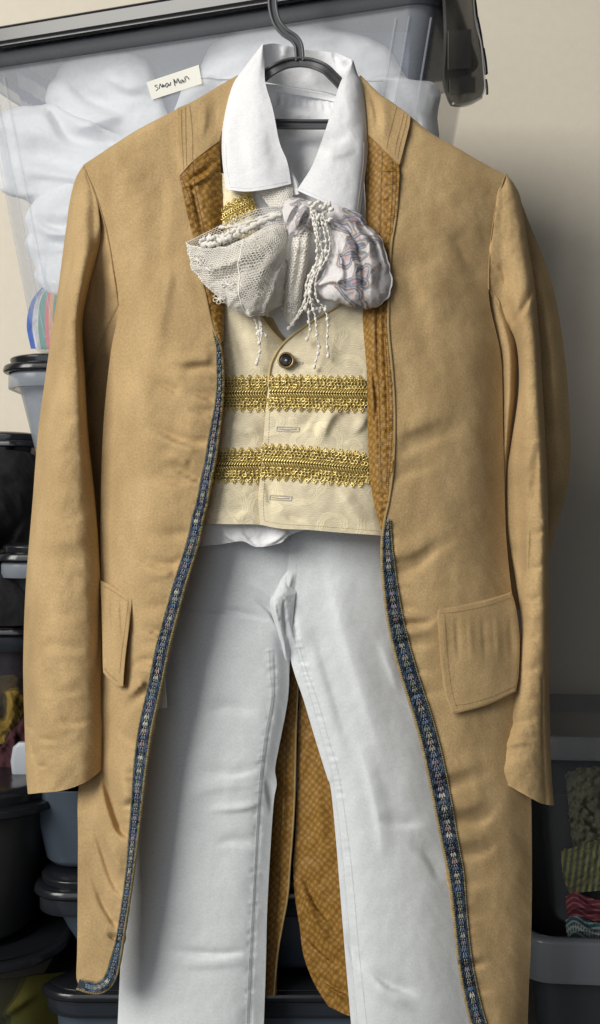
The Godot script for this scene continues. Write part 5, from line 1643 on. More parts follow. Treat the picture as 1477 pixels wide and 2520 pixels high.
	# the underarm of each sleeve and the side of the coat behind it
	var lu := sheet([[V(196, 470, -9), V(214, 470, -6), V(228, 470, -1), V(236, 468, 0)], [V(190, 600, -10), V(225, 602, -10), V(255, 604, -6), V(271, 602, 1)], [V(190, 690, -16), V(230, 694, -16), V(265, 696, -8), V(282, 690, 0)], [V(192, 760, -24), V(232, 764, -24), V(274, 765, -13), V(293, 758, -6)], [V(196, 860, -36), V(226, 860, -36), V(256, 860, -32), V(281, 860, -26)], [V(200, 960, -52), V(224, 960, -52), V(248, 960, -48), V(272, 960, -40)], [V(215, 1240, -62), V(230, 1240, -62), V(246, 1240, -58), V(262, 1240, -52)], [V(220, 1700, -66), V(235, 1700, -66), V(250, 1700, -64), V(268, 1700, -58)]], 40, 160, [[-3, -4, 297, 745, 270, 800, 240, 870, 206, 955, 190, 990], [-6, 16, 236, 640, 240, 720, 236, 800], [4, 14, 268, 640, 276, 700, 284, 750]], 1.2, 60.0)
	var g := Geo.new()
	cloth(g, lu, 2.5)
	part("underarm", g, M.felt, o)
	var ru := sheet([[V(1196, 700, -12), V(1212, 712, -7), V(1228, 728, -12)], [V(1202, 765, -16), V(1228, 764, -5), V(1249, 766, -16)], [V(1222, 860, -20), V(1252, 858, -6), V(1274, 860, -22)], [V(1228, 960, -22), V(1254, 960, -6), V(1273, 962, -24)], [V(1230, 1060, -24), V(1248, 1060, -9), V(1263, 1064, -26)], [V(1232, 1160, -26), V(1242, 1160, -15), V(1253, 1160, -28)], [V(1234, 1320, -32), V(1245, 1320, -26), V(1256, 1320, -34)], [V(1240, 1500, -40), V(1260, 1500, -36), V(1290, 1500, -40)]], 30, 120, [[3, 5, 1210, 715, 1228, 740, 1232, 762]], 1.0, 50.0)
	g = Geo.new()
	cloth(g, ru, 2.5)
	part("underarm", g, M.felt, o)
	var rb := sheet([[V(1262, 480, -24), V(1272, 478, -26), V(1284, 500, -32)], [V(1276, 560, -26), V(1292, 565, -26), V(1308, 562, -38)], [V(1286, 640, -34), V(1318, 645, -34), V(1340, 640, -50)], [V(1296, 745, -42), V(1342, 745, -36), V(1370, 745, -56)], [V(1310, 920, -46), V(1362, 920, -38), V(1395, 920, -58)], [V(1316, 1095, -48), V(1370, 1095, -38), V(1405, 1095, -58)], [V(1322, 1180, -46), V(1370, 1180, -38), V(1400, 1178, -56)], [V(1326, 1250, -42), V(1362, 1255, -36), V(1385, 1250, -54)], [V(1330, 1310, -30), V(1352, 1312, -28), V(1368, 1302, -46)], [V(1334, 1366, -28), V(1346, 1366, -30), V(1355, 1360, -40)]], 40, 140, [[4, 20, 1350, 760, 1362, 900, 1372, 1050], [-3, 12, 1340, 1230, 1360, 1240, 1390, 1225]], 1.4, 60.0)
	g = Geo.new()
	cloth(g, rb, 2.5)
	part("elbow", g, M.felt, o)
	# ------------------------------------------------ shoulder seams
	g = Geo.new()
	rope(g, laid([V(207, 410, 0), V(219, 440, 0), V(233, 472, 0), V(254, 536, 0), V(270, 606, 0), V(281, 680, 0), V(291, 752, 0)], zl, -0.2, 5.0), 1.9, Color.WHITE)
	part("armhole_seam", g, M.thread_tan, o)
	g = Geo.new()
	rope(g, laid([V(1243, 434, 0), V(1229, 476, 0), V(1216, 535, 0), V(1207, 602, 0), V(1203, 670, 0), V(1203, 716, 0)], zr, -0.2, 5.0), 1.9, Color.WHITE)
	part("armhole_seam", g, M.thread_tan, o)
	# ------------------------------------------------ collar
	var cl := sheet([[V(438, 272, -8), V(476, 254, -14), V(530, 222, -22), V(584, 190, -30)], [V(437, 266, 8), V(475, 250, 2), V(530, 217, -6), V(585, 185, -17)], [V(437, 285, 12), V(477, 268, 9), V(530, 238, 2), V(580, 200, -9)], [V(438, 320, 16), V(479, 310, 14), V(529, 285, 9), V(569, 235, -1)], [V(440, 370, 20), V(479, 358, 19), V(520, 336, 15), V(554, 292, 7)], [V(442, 433, 25), V(471, 400, 25), V(503, 374, 21), V(539, 347, 13)]], 50, 70, [[3, 12, 500, 240, 505, 290, 495, 350], [-2, 12, 525, 230, 530, 280, 520, 340]], 0.8, 50.0)
	var crt := sheet([[V(888, 192, -30), V(929, 234, -16), V(969, 262, -12), V(1008, 292, -8)], [V(888, 185, -17), V(930, 227, -5), V(970, 255, 1), V(1009, 283, 8)], [V(893, 205, -10), V(931, 242, 2), V(970, 268, 7), V(1010, 292, 12)], [V(899, 240, 0), V(932, 272, 9), V(968, 296, 13), V(1007, 312, 15)], [V(904, 290, 7), V(933, 318, 15), V(963, 338, 19), V(997, 352, 20)], [V(906, 331, 13), V(931, 354, 19), V(956, 379, 24), V(983, 405, 26)]], 50, 70, [[-4, 12, 905, 215, 925, 270, 928, 330], [3, 12, 935, 240, 945, 290, 945, 350]], 0.8, 50.0)
	var zcl := zmap([cl])
	var zcr := zmap([crt])
	for s in [[cl, zcl, [[V(446, 268, 0), V(447, 330, 0), V(452, 420, 0)], [V(456, 263, 0), V(457, 330, 0), V(459, 412, 0)], [V(466, 258, 0), V(471, 300, 0), V(474, 345, 0), V(473, 396, 0)]]], [crt, zcr, [[V(1002, 282, 0), V(997, 310, 0), V(984, 358, 0), V(978, 394, 0)], [V(994, 276, 0), V(988, 305, 0), V(976, 350, 0), V(971, 388, 0)], [V(976, 264, 0), V(966, 300, 0), V(956, 340, 0), V(950, 370, 0)]]]]:
		g = Geo.new()
		cloth(g, s[0], 3.0)
		var c := part("collar", g, M.felt, o)
		var st := Geo.new()
		for l in s[2]:
			stitches(st, l, s[1], 0.4, 5.0, 0.9, Color.WHITE)
		part("stitching", st, M.thread_tan, c, true)
	# ------------------------------------------------ lining that shows along both fronts
	var lnf := []
	for k in 26:
		var y := 440.0 + k * 17.0 + rng.randf() * 8.0
		var x := 446.0 + (y - 436.0) * 0.21
		lnf.append([rng.randf_range(-2.0, 2.4), 4.5, x - 4.0, y, x + 14.0, y + rng.randf_range(-7, 7), x + 30.0, y + rng.randf_range(-8, 8)])
	lnf.append([-5, 6, 448, 450, 475, 440, 505, 420, 540, 392])
	lnf.append([4, 7, 448, 464, 478, 452, 508, 436, 544, 410])
	lnf.append([-4, 6, 470, 420, 474, 470, 488, 530, 500, 590])
	var ll := sheet([[V(442, 433, 24), V(470, 401, 24), V(502, 374, 20), V(538, 347, 12)], [V(450, 472, 27), V(482, 456, 27), V(515, 436, 23), V(544, 420, 13)], [V(460, 522, 31), V(490, 516, 29), V(521, 506, 25), V(549, 497, 15)], [V(478, 592, 33), V(502, 590, 31), V(527, 590, 27), V(551, 590, 17)], [V(497, 690, 35), V(516, 690, 34), V(534, 690, 29), V(552, 690, 20)], [V(514, 770, 37), V(528, 770, 36), V(540, 770, 32), V(552, 770, 24)], [V(541, 846, 41), V(545, 842, 41), V(548, 840, 38), V(550, 838, 34)]], 40, 150, lnf, 1.2, 24.0)
	var lnr := []
	for k in 46:
		var y := 420.0 + k * 18.5 + rng.randf() * 8.0
		lnr.append([rng.randf_range(-2.2, 2.4), 4.5, 934.0, y, 950.0, y + rng.randf_range(-4, 4), 976.0, y + rng.randf_range(-8, 8)])
	lnr.append([-3.5, 4, 940, 380, 938, 520, 934, 660, 930, 800, 932, 950, 934, 1130, 938, 1260])
	lnr.append([-3, 4, 956, 400, 957, 520, 950, 660, 946, 800, 952, 950, 956, 1130, 952, 1240])
	lnr.append([4, 7, 906, 900, 914, 1010, 912, 1040, 920, 1060])
	lnr.append([-4, 5, 915, 880, 926, 1000, 918, 1050])
	var rl := sheet([[V(905, 331, 12), V(930, 354, 18), V(955, 379, 23), V(982, 405, 25)], [V(902, 420, 14), V(930, 424, 22), V(956, 430, 27), V(983, 436, 28)], [V(900, 520, 16), V(926, 520, 24), V(951, 524, 29), V(976, 530, 32)], [V(896, 650, 19), V(918, 650, 28), V(940, 650, 33), V(961, 650, 36)], [V(893, 785, 24), V(914, 785, 33), V(936, 785, 37), V(956, 785, 39)], [V(903, 920, 30), V(924, 920, 38), V(945, 920, 41), V(966, 920, 43)], [V(905, 1045, 31), V(927, 1045, 39), V(949, 1045, 42), V(971, 1045, 44)], [V(909, 1160, 33), V(929, 1160, 40), V(948, 1160, 42), V(966, 1160, 44)], [V(921, 1240, 36), V(932, 1240, 41), V(944, 1240, 42), V(956, 1240, 43)], [V(938, 1306, 41), V(939, 1306, 42), V(941, 1306, 42), V(943, 1306, 42)]], 40, 260, lnr, 1.2, 24.0)
	for s in [[ll, zmap([ll]), [[V(474, 398, 0), V(480, 460, 0), V(492, 520, 0), V(506, 580, 0), V(520, 650, 0)], [V(448, 440, 0), V(464, 480, 0), V(480, 540, 0), V(494, 600, 0), V(506, 670, 0), V(524, 760, 0)]]], [rl, zmap([rl]), [[V(941, 372, 0), V(938, 460, 0), V(935, 560, 0), V(928, 680, 0), V(922, 785, 0), V(929, 900, 0), V(934, 1000, 0), V(936, 1100, 0), V(938, 1200, 0)], [V(966, 396, 0), V(966, 460, 0), V(960, 560, 0), V(948, 680, 0), V(945, 785, 0), V(953, 900, 0), V(957, 1000, 0), V(956, 1100, 0), V(950, 1200, 0)], [V(974, 402, 0), V(974, 470, 0), V(968, 550, 0), V(954, 680, 0), V(950, 785, 0), V(959, 900, 0), V(965, 1000, 0), V(963, 1100, 0), V(954, 1210, 0)]]]]:
		g = Geo.new()
		cloth(g, s[0], 1.2, 56.0, 0.8)
		var l := part("lining", g, M.lining, o)
		var st := Geo.new()
		for e in s[2]:
			stitches(st, e, s[1], 0.5, 5.5, 0.95, Color.WHITE)
		part("stitching", st, M.thread_dark, l, true)
	# ------------------------------------------------ rolled edges
	g = Geo.new()
	var lp := PackedVector3Array()
	for p in even(le, 5.0):
		lp.append(V(p.x, p.y, zat(zl, p.x, p.y) + 0.6))
	rope(g, lp, 3.2, Color.WHITE, 8)
	part("piping", g, M.piping, o)
	g = Geo.new()
	var rp := PackedVector3Array()
	for p in even(re, 5.0):
		rp.append(V(p.x, p.y, zat(zr, p.x, p.y) + 0.6))
	rope(g, rp, 3.2, Color.WHITE, 8)
	part("piping", g, M.piping, o)
	# ------------------------------------------------ woven trim; z of an edge point is the ribbon's width there
	var lw := []
	for p in ledge:
		if p.y >= 806:
			var w := 0.0
			for q in [[806, 2.0], [850, 9.0], [890, 15.0], [1000, 21.0], [1085, 24.0], [1240, 27.0], [1400, 29.0], [1600, 31.0], [1730, 31.0], [1850, 29.0], [1990, 23.0], [2140, 17.0], [2285, 14.0], [2335, 19.0], [2370, 24.0], [2403, 27.0], [2450, 27.0]]:
				if p.y >= q[0]:
					w = q[1]
			if p.x < 200.0:
				w = 23.0
			lw.append(V(p.x - (1.5 if p.y < 2400 else 0.0), p.y, w))
	for k in range(1, lw.size() - 1):
		lw[k].z = (lw[k - 1].z + lw[k].z * 2.0 + lw[k + 1].z) * 0.25
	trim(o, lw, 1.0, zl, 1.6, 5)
	var rw := []
	for p in redge:
		if p.y >= 1280:
			var w := 26.0
			for q in [[1280, 12.0], [1330, 24.0], [1390, 31.0], [1490, 36.0], [1600, 39.0], [1780, 41.0], [1925, 42.0], [2075, 37.0], [2225, 30.0], [2360, 30.0], [2425, 33.0], [2560, 36.0]]:
				if p.y >= q[0]:
					w = q[1]
			rw.append(V(p.x + 2.0, p.y, w))
	for k in range(1, rw.size() - 1):
		rw[k].z = (rw[k - 1].z + rw[k].z * 2.0 + rw[k + 1].z) * 0.25
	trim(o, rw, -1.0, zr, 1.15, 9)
	# ------------------------------------------------ pocket flaps
	pocket(o, [[V(247, 1428, 0), V(275, 1441, 0), V(300, 1459, 0), V(326, 1472, 0)], [V(250, 1500, 0), V(275, 1508, 0), V(299, 1516, 0), V(321, 1524, 0)], [V(252, 1580, 0), V(273, 1589, 0), V(293, 1597, 0), V(311, 1603, 0)], [V(253, 1632, 0), V(271, 1643, 0), V(289, 1652, 0), V(306, 1655, 0)], [V(254, 1655, 0), V(268, 1672, 0), V(287, 1689, 0), V(304, 1689, 0)]], zl, [3.0, 9.0, 13.0, 16.0, 16.0],
		[[V(254, 1442, 0), V(275, 1453, 0), V(296, 1467, 0), V(316, 1480, 0)], [V(315, 1482, 0), V(310, 1530, 0), V(300, 1600, 0), V(294, 1660, 0)], [V(256, 1645, 0), V(272, 1662, 0), V(290, 1678, 0)]])
	pocket(o, [[V(1075, 1497, 0), V(1135, 1489, 0), V(1200, 1475, 0), V(1259, 1456, 0)], [V(1078, 1540, 0), V(1137, 1534, 0), V(1203, 1520, 0), V(1271, 1500, 0)], [V(1083, 1610, 0), V(1141, 1606, 0), V(1206, 1592, 0), V(1279, 1570, 0)], [V(1094, 1700, 0), V(1148, 1693, 0), V(1208, 1680, 0), V(1277, 1655, 0)], [V(1113, 1757, 0), V(1158, 1747, 0), V(1210, 1731, 0), V(1270, 1702, 0)]], zr, [2.0, 4.0, 6.0, 8.5, 10.0],
		[[V(1082, 1510, 0), V(1135, 1504, 0), V(1200, 1490, 0), V(1260, 1470, 0)], [V(1094, 1512, 0), V(1100, 1600, 0), V(1110, 1690, 0), V(1126, 1748, 0)], [V(1120, 1736, 0), V(1158, 1730, 0), V(1210, 1714, 0), V(1268, 1688, 0)]])
	# ------------------------------------------------ back, with its lining and the vent
	var bl := [[1560, 720], [1640, 734], [1699, 733], [1793, 729], [1936, 726], [2026, 722], [2116, 715], [2206, 708], [2278, 695], [2350, 683], [2450, 674]]
	var bc := []
	for r in bl:
		bc.append([V(520, r[0], -62), V(600, r[0], -58), V(670, r[0], -56), V(r[1], r[0], -52)])
	var lb := sheet(bc, 50, 120, [[-4, 12, 640, 1900, 660, 2100, 655, 2300], [3, 8, 700, 1800, 700, 2000, 690, 2200]], 2.0, 50.0)
	g = Geo.new()
	cloth(g, lb, 2.0, 56.0, 0.72)
	var flap := part("lining", g, M.lining, o)
	var zb := zmap([lb])
	g = Geo.new()
	var ep := []
	for r in bl:
		ep.append(V(r[1], r[0], 0))
	rope(g, laid(ep, zb, 0.8, 5.0), 2.6, Color.WHITE, 8)
	part("piping", g, M.piping, flap)
	g = Geo.new()
	stitches(g, [V(710, 1640, 0), V(706, 1800, 0), V(700, 2000, 0), V(690, 2150, 0), V(668, 2350, 0)], zb, 0.5, 5.5, 0.9, Color.WHITE)
	part("stitching", g, M.thread_dark, flap, true)
	var br := [[1560, 722], [1640, 736], [1699, 737], [1793, 735], [1864, 733], [2044, 728], [2134, 722], [2206, 726], [2278, 737], [2350, 747], [2411, 769], [2450, 791], [2476, 808]]
	bc = []
	for r in br:
		var k: float = clampf((r[0] - 2350.0) / 126.0, 0.0, 1.0)
		bc.append([V(r[1], r[0], -58), V(lerpf(r[1], 960.0, 0.3), r[0] + 22.0 * k, -52), V(lerpf(r[1], 960.0, 0.65), r[0] + 36.0 * k, -50), V(960, r[0] + 44.0 * k, -54)])
	var rbk := sheet(bc, 60, 130, [[5, 9, 722, 2140, 760, 2240, 800, 2310, 850, 2360], [-4, 8, 735, 2130, 780, 2230, 850, 2310], [-5, 7, 740, 2290, 800, 2350, 870, 2400], [-5, 6, 765, 2390, 820, 2430, 880, 2455], [4, 6, 780, 2400, 830, 2445, 880, 2466], [3, 14, 780, 1900, 790, 2050, 800, 2150]], 2.0, 50.0)
	g = Geo.new()
	cloth(g, rbk, 2.0, 56.0, 0.85)
	part("lining", g, M.lining, o)
	g = Geo.new()
	cloth(g, sheet([[V(250, 420, -52), V(500, 300, -54), V(738, 250, -58), V(960, 300, -54), V(1220, 440, -52)], [V(280, 800, -54), V(500, 800, -60), V(738, 800, -62), V(960, 800, -60), V(1210, 800, -54)], [V(270, 1300, -56), V(500, 1300, -62), V(738, 1300, -64), V(960, 1300, -62), V(1240, 1300, -56)], [V(262, 1640, -56), V(500, 1640, -62), V(738, 1640, -64), V(960, 1640, -62), V(1270, 1640, -56)]], 60, 80, [], 3.0, 90.0), 2.5, 56.0)
	part("back", g, M.felt, o)

func pocket(o: Node3D, rows: Array, zm: PackedFloat32Array, lift: Array, lines: Array) -> void:
	var ctrl := []
	for r in rows.size():
		var line := []
		for k in rows[r].size():
			var p: Vector3 = rows[r][k]
			line.append(V(p.x, p.y, zat(zm, p.x, p.y) * 0.8 + zat(zm, (rows[r][1].x + rows[r][2].x) * 0.5, p.y) * 0.2 + lift[r]))
		ctrl.append(line)
	var x0: float = ctrl[0][0].x
	var x1: float = ctrl[0][3].x
	var y0: float = ctrl[0][1].y
	var pf := []
	for k in 6:
		var x := lerpf(x0 + 14.0, x1 - 6.0, k / 5.0)
		pf.append([-1.4 if k % 2 else 1.2, 7.0, x, y0 + 10.0, x + 2.0, y0 + 70.0, x + 8.0, y0 + 150.0])
	var sh := sheet(ctrl, 50, 60, pf, 0.5, 60.0)
	# a stitched hem all round lies a little higher than the middle
	for r in sh.size():
		for k in sh[0].size():
			var e := mini(mini(r, sh.size() - 1 - r), mini(k, sh[0].size() - 1 - k))
			var p: Vector3 = sh[r][k]
			p.z -= 1.0 if e == 0 else 0.0
			sh[r][k] = p
	var g := Geo.new()
	cloth(g, sh, 3.0)
	var fl := part("pocket_flap", g, M.felt, o)
	g = Geo.new()
	var z2 := zmap([sh])
	for l in lines:
		stitches(g, l, z2, 0.25, 5.0, 0.9, Color.WHITE)
	part("stitching", g, M.thread_tan, fl, true)

# -------------------------------------------------------------------- lace and scarf at the neck

# honeycomb net spread over a sheet that is lu x lv px large
func net(g: Geo, s: Array, lu: float, lv: float, pitch: float, r_px: float) -> void:
	var rows := int(lv / (pitch * 0.866)) + 1
	var cols := int(lu / pitch) + 1
	var h := pitch * 0.5774
	for r in rows:
		for c in cols:
			var ax := (c + 0.5 * (r % 2)) * pitch
			var ay := r * pitch * 0.866
			for b in [Vector2(0, -h), Vector2(pitch * 0.5, h * 0.5), Vector2(-pitch * 0.5, h * 0.5)]:
				var u0 := ax / lu
				var v0 := ay / lv
				var u1: float = (ax + b.x) / lu
				var v1: float = (ay + b.y) / lv
				if minf(u0, u1) < 0.0 or maxf(u0, u1) > 1.0 or minf(v0, v1) < 0.0 or maxf(v0, v1) > 1.0:
					continue
				g.tube(PackedVector3Array([PV(gsample(s, u0, v0)), PV(gsample(s, u1, v1))]), PackedFloat32Array([r_px * S]), 3, Color.WHITE)

func strand(g: Geo, pts: Array, rng: RandomNumberGenerator, r := 2.3) -> void:
	var line := even(smooth(pts, 14), 2.4)
	var rad := PackedFloat32Array()
	for k in line.size():
		rad.append((r * 0.62 + 0.5 * absf(sin(k * 1.3))) * S)
		line[k] += V(0.9 * sin(k * 1.1 + r), 0, 0.5 * cos(k * 1.1))
	g.tube(to_world(line), rad, 6, Color.WHITE)
	var k := rng.randi() % 5
	while k < line.size():
		var w := PV(line[k])
		var sz := rng.randf_range(1.5, 2.1) * r * S
		g.blob(w, Vector3(sz, 0, 0), Vector3(rng.randf_range(-0.3, 0.3) * sz, sz * 1.25, 0), Vector3(0, 0, sz), Color.WHITE, 6, 5)
		k += 7 + rng.randi() % 6
	g.blob(PV(line[line.size() - 1]), Vector3(2.0 * r * S, 0, 0), Vector3(0, 2.6 * r * S, 0), Vector3(0, 0, 2.0 * r * S), Color.WHITE, 6, 5)

func build_neckwear() -> void:
	var rng := RandomNumberGenerator.new()
	rng.seed = 99
	# ------------------------------------------------ lace
	var o := thing("lace_cravat", "cream net lace tied in a loop left of the bow's knot", "cravat", P(700, 760, 30))
	var backs := sheet([[V(456, 598, 34), V(500, 576, 40), V(560, 546, 42), V(625, 517, 40), V(676, 509, 36), V(702, 512, 34)], [V(462, 612, 30), V(510, 600, 34), V(570, 580, 36), V(630, 556, 36), V(680, 545, 34), V(704, 540, 34)], [V(474, 640, 28), V(520, 640, 30), V(580, 630, 32), V(640, 610, 34), V(684, 590, 34), V(705, 575, 34)], [V(500, 690, 30), V(550, 690, 30), V(610, 680, 32), V(660, 660, 34), V(690, 640, 34), V(704, 620, 34)]], 60, 40, [], 1.0, 40.0)
	var g := Geo.new()
	net(g, backs, 250.0, 110.0, 6.6, 0.9)
	part("net", g, M.lace, o, true)
	var front := sheet([[V(457, 600, 44), V(505, 612, 53), V(556, 606, 58), V(615, 580, 58), V(668, 552, 52), V(704, 548, 46)], [V(463, 630, 44), V(510, 640, 56), V(566, 634, 63), V(625, 612, 63), V(675, 590, 56), V(706, 580, 46)], [V(480, 672, 43), V(522, 676, 58), V(578, 672, 67), V(634, 655, 67), V(680, 636, 59), V(704, 624, 48)], [V(512, 708, 42), V(545, 712, 58), V(592, 712, 69), V(640, 700, 68), V(680, 684, 60), V(700, 674, 49)], [V(545, 738, 40), V(575, 746, 56), V(612, 748, 68), V(648, 740, 67), V(676, 728, 58), V(694, 714, 47)], [V(584, 766, 40), V(605, 772, 52), V(630, 775, 62), V(655, 766, 61), V(676, 754, 52), V(692, 742, 42)]], 90, 90,
		[[7, 10, 740, 545, 620, 620, 530, 660, 440, 650], [-5, 7, 740, 560, 620, 650, 540, 690, 470, 720], [6, 8, 740, 560, 640, 670, 590, 720, 530, 780], [-5, 7, 735, 580, 660, 690, 620, 740, 590, 800], [5, 7, 720, 600, 670, 710, 640, 800]], 2.4, 60.0, false, 0.42, 0.42, 6.0, 0.16)
	g = Geo.new()
	net(g, front, 270.0, 205.0, 6.8, 1.1)
	var nf := part("net", g, M.lace, o, true)
	# a second layer of net inside the loop
	var mid := []
	for row in front:
		var q := PackedVector3Array()
		for p in row:
			q.append(p + V(3, 4, -4))
		mid.append(q)
	g = Geo.new()
	net(g, mid, 270.0, 205.0, 7.8, 0.95)
	part("net", g, M.lace, o, true)
	# the outer turn of the loop, folded over the front
	var turn := sheet([[V(600, 590, 66), V(640, 578, 68), V(676, 562, 62), V(706, 552, 50)], [V(590, 640, 75), V(634, 632, 77), V(676, 612, 68), V(705, 600, 52)], [V(588, 700, 77), V(630, 692, 78), V(670, 672, 68), V(700, 654, 52)], [V(592, 745, 74), V(626, 738, 75), V(662, 722, 66), V(693, 706, 50)], [V(604, 768, 66), V(630, 770, 67), V(658, 756, 60), V(688, 738, 46)]], 50, 70, [[5, 7, 730, 560, 660, 640, 620, 780], [-4, 6, 730, 580, 680, 650, 650, 770]], 2.0, 55.0, false, 0.42, 0.42, 6.0, 0.16)
	g = Geo.new()
	net(g, turn, 105.0, 190.0, 6.4, 0.95)
	var ed := PackedVector3Array()
	for row in turn:
		ed.append(row[0] + V(0, 0, 0.4))
	rope(g, even(ed, 5.0), 1.6, Color.WHITE)
	part("net", g, M.lace, o, true)
	# the thin veil that the densest net makes
	g = Geo.new()
	var veil := []
	for row in front:
		var q := PackedVector3Array()
		for p in row:
			q.append(p + V(1, 1, -7))
		veil.append(q)
	cloth(g, veil, 0.5)
	part("under_layer", g, M.veil, o)
	# embroidered sprays and the scalloped border
	var zf := zmap([front])
	g = Geo.new()
	for c in [[592, 716], [560, 700], [620, 752], [512, 664], [655, 640], [486, 640], [606, 650], [540, 735]]:
		for petal in 6:
			var a: float = TAU * petal / 6.0 + c[0]
			var loop := []
			for k in 7:
				var t := k / 6.0
				var l := 17.0 * sin(t * PI * 0.5 if t < 0.5 else PI * 0.25 + t * 0.2)
				var b: float = a + 0.42 * sin(t * TAU)
				l = 16.0 * sin(t * PI)
				loop.append(V(c[0] + cos(b) * l, c[1] + sin(b) * l * 0.85, 0))
			if rng.randf() < 0.75:
				rope(g, laid(loop, zf, 0.9, 2.5), 1.0, Color.WHITE, 4)
	var bl := PackedVector3Array()
	for row in front:
		bl.append(row[1] + V(0, 0, 0.6))
	bl = even(bl, 6.0)
	for k in bl.size() - 1:
		g.blob(PV(bl[k] + V(rng.randf_range(-1, 1), rng.randf_range(-1, 1), 0)), Vector3(0.0013, 0, 0), Vector3(0, 0.0012, 0), Vector3(0, 0, 0.0008), Color.WHITE, 5, 4)
	rope(g, bl, 0.8, Color.WHITE)
	var top := PackedVector3Array()
	for q in front[1]:
		top.append(q + V(0, 0, 0.5))
	rope(g, top, 1.2, Color.WHITE)
	part("embroidery", g, M.fringe, nf, true)
	# the rolled lace edge that shows inside the loop
	g = Geo.new()
	for s in [[V(498, 604, 52), V(530, 600, 54), V(560, 588, 52), V(600, 570, 48), V(640, 548, 44), V(690, 528, 40)], [V(492, 596, 46), V(515, 586, 48), V(545, 582, 48), V(575, 572, 46), V(604, 556, 42)], [V(540, 560, 42), V(580, 556, 44), V(630, 540, 42), V(690, 520, 38)]]:
		var line := smooth(s, 14)
		var rad := PackedFloat32Array()
		for k in line.size():
			line[k] += V(rng.randf_range(-1.5, 1.5), rng.randf_range(-1.5, 1.5), 0)
			rad.append((6.0 + 2.5 * sin(k * 0.9) + rng.randf() * 1.5) * S * (0.5 if s[0].y < 570 else 1.0))
		g.tube(to_world(line), rad, 9, Color.WHITE)
	for k in 16:
		var p := V(496.0 + k * 6.0, 596.0 - k * 1.6 + rng.randf_range(-7, 7), 52)
		g.blob(PV(p), Vector3(0.0026, 0.0007, 0), Vector3(-0.0006, 0.0017, 0), Vector3(0, 0, 0.0022), Color.WHITE, 6, 5)
	part("rolled_edge", g, M.fringe, o)
	# the piece round the neck and the tail that hangs down the middle
	var neck := sheet([[V(640, 472, 26), V(672, 468, 32), V(704, 462, 34), V(722, 458, 30)], [V(648, 488, 28), V(676, 486, 34), V(704, 482, 36), V(722, 478, 32)], [V(664, 510, 30), V(684, 510, 36), V(706, 508, 38), V(722, 504, 34)]], 30, 20, [], 1.0, 30.0)
	g = Geo.new()
	net(g, neck, 80.0, 44.0, 6.5, 1.2)
	cloth(g, offset(neck, -3.0), 0.5)
	part("neck_band", g, M.lace, o, true)
	var tail := sheet([[V(734, 522, 50), V(748, 520, 54), V(760, 522, 54), V(772, 528, 50)], [V(722, 580, 48), V(740, 578, 56), V(755, 580, 56), V(769, 584, 50)], [V(712, 640, 44), V(728, 642, 54), V(744, 644, 55), V(758, 648, 48)], [V(704, 700, 38), V(718, 704, 48), V(732, 708, 49), V(744, 712, 42)], [V(699, 756, 32), V(714, 762, 40), V(728, 764, 41), V(740, 760, 36)], [V(702, 788, 28), V(712, 796, 34), V(722, 794, 34), V(734, 782, 30)]], 40, 90, [[4, 5, 742, 530, 730, 620, 714, 720, 708, 780], [-4, 4, 752, 530, 740, 620, 726, 720, 720, 780], [3.5, 5, 762, 530, 752, 620, 736, 720, 730, 770]], 0.8, 30.0)
	g = Geo.new()
	net(g, tail, 46.0, 275.0, 7.0, 1.15)
	cloth(g, offset(tail, -3.5), 0.5)
	part("tail", g, M.lace, o, true)
	g = Geo.new()
	for c in [[716, 742], [724, 770], [712, 765], [735, 610]]:
		for petal in 5:
			var a: float = TAU * petal / 5.0
			var loop := []
			for k in 6:
				var t := k / 5.0
				loop.append(V(c[0] + cos(a + 0.4 * sin(t * TAU)) * 11.0 * sin(t * PI), c[1] + sin(a + 0.4 * sin(t * TAU)) * 12.0 * sin(t * PI), 46))
			var lp := laid(loop, zmap_small(tail), 0.9, 2.5)
			rope(g, lp, 0.9, Color.WHITE, 4)
	part("embroidery", g, M.fringe, o, true)
	g = Geo.new()
	strand(g, [V(632, 770, 40), V(640, 800, 38), V(636, 830, 36), V(640, 862, 35), V(632, 895, 34)], rng)
	strand(g, [V(636, 772, 41), V(643, 798, 40), V(644, 828, 38), V(638, 846, 36)], rng)
	strand(g, [V(624, 778, 38), V(632, 800, 37), V(634, 824, 36)], rng, 2.0)
	strand(g, [V(650, 762, 40), V(658, 776, 39)], rng, 2.0)
	strand(g, [V(642, 812, 38), V(656, 826, 37)], rng, 2.0)
	part("fringe", g, M.fringe, o, true)
	# ------------------------------------------------ scarf
	var sc := thing("paisley_scarf", "pale grey paisley scarf with knotted fringe forming the bow's other loop", "scarf", P(860, 760, 30))
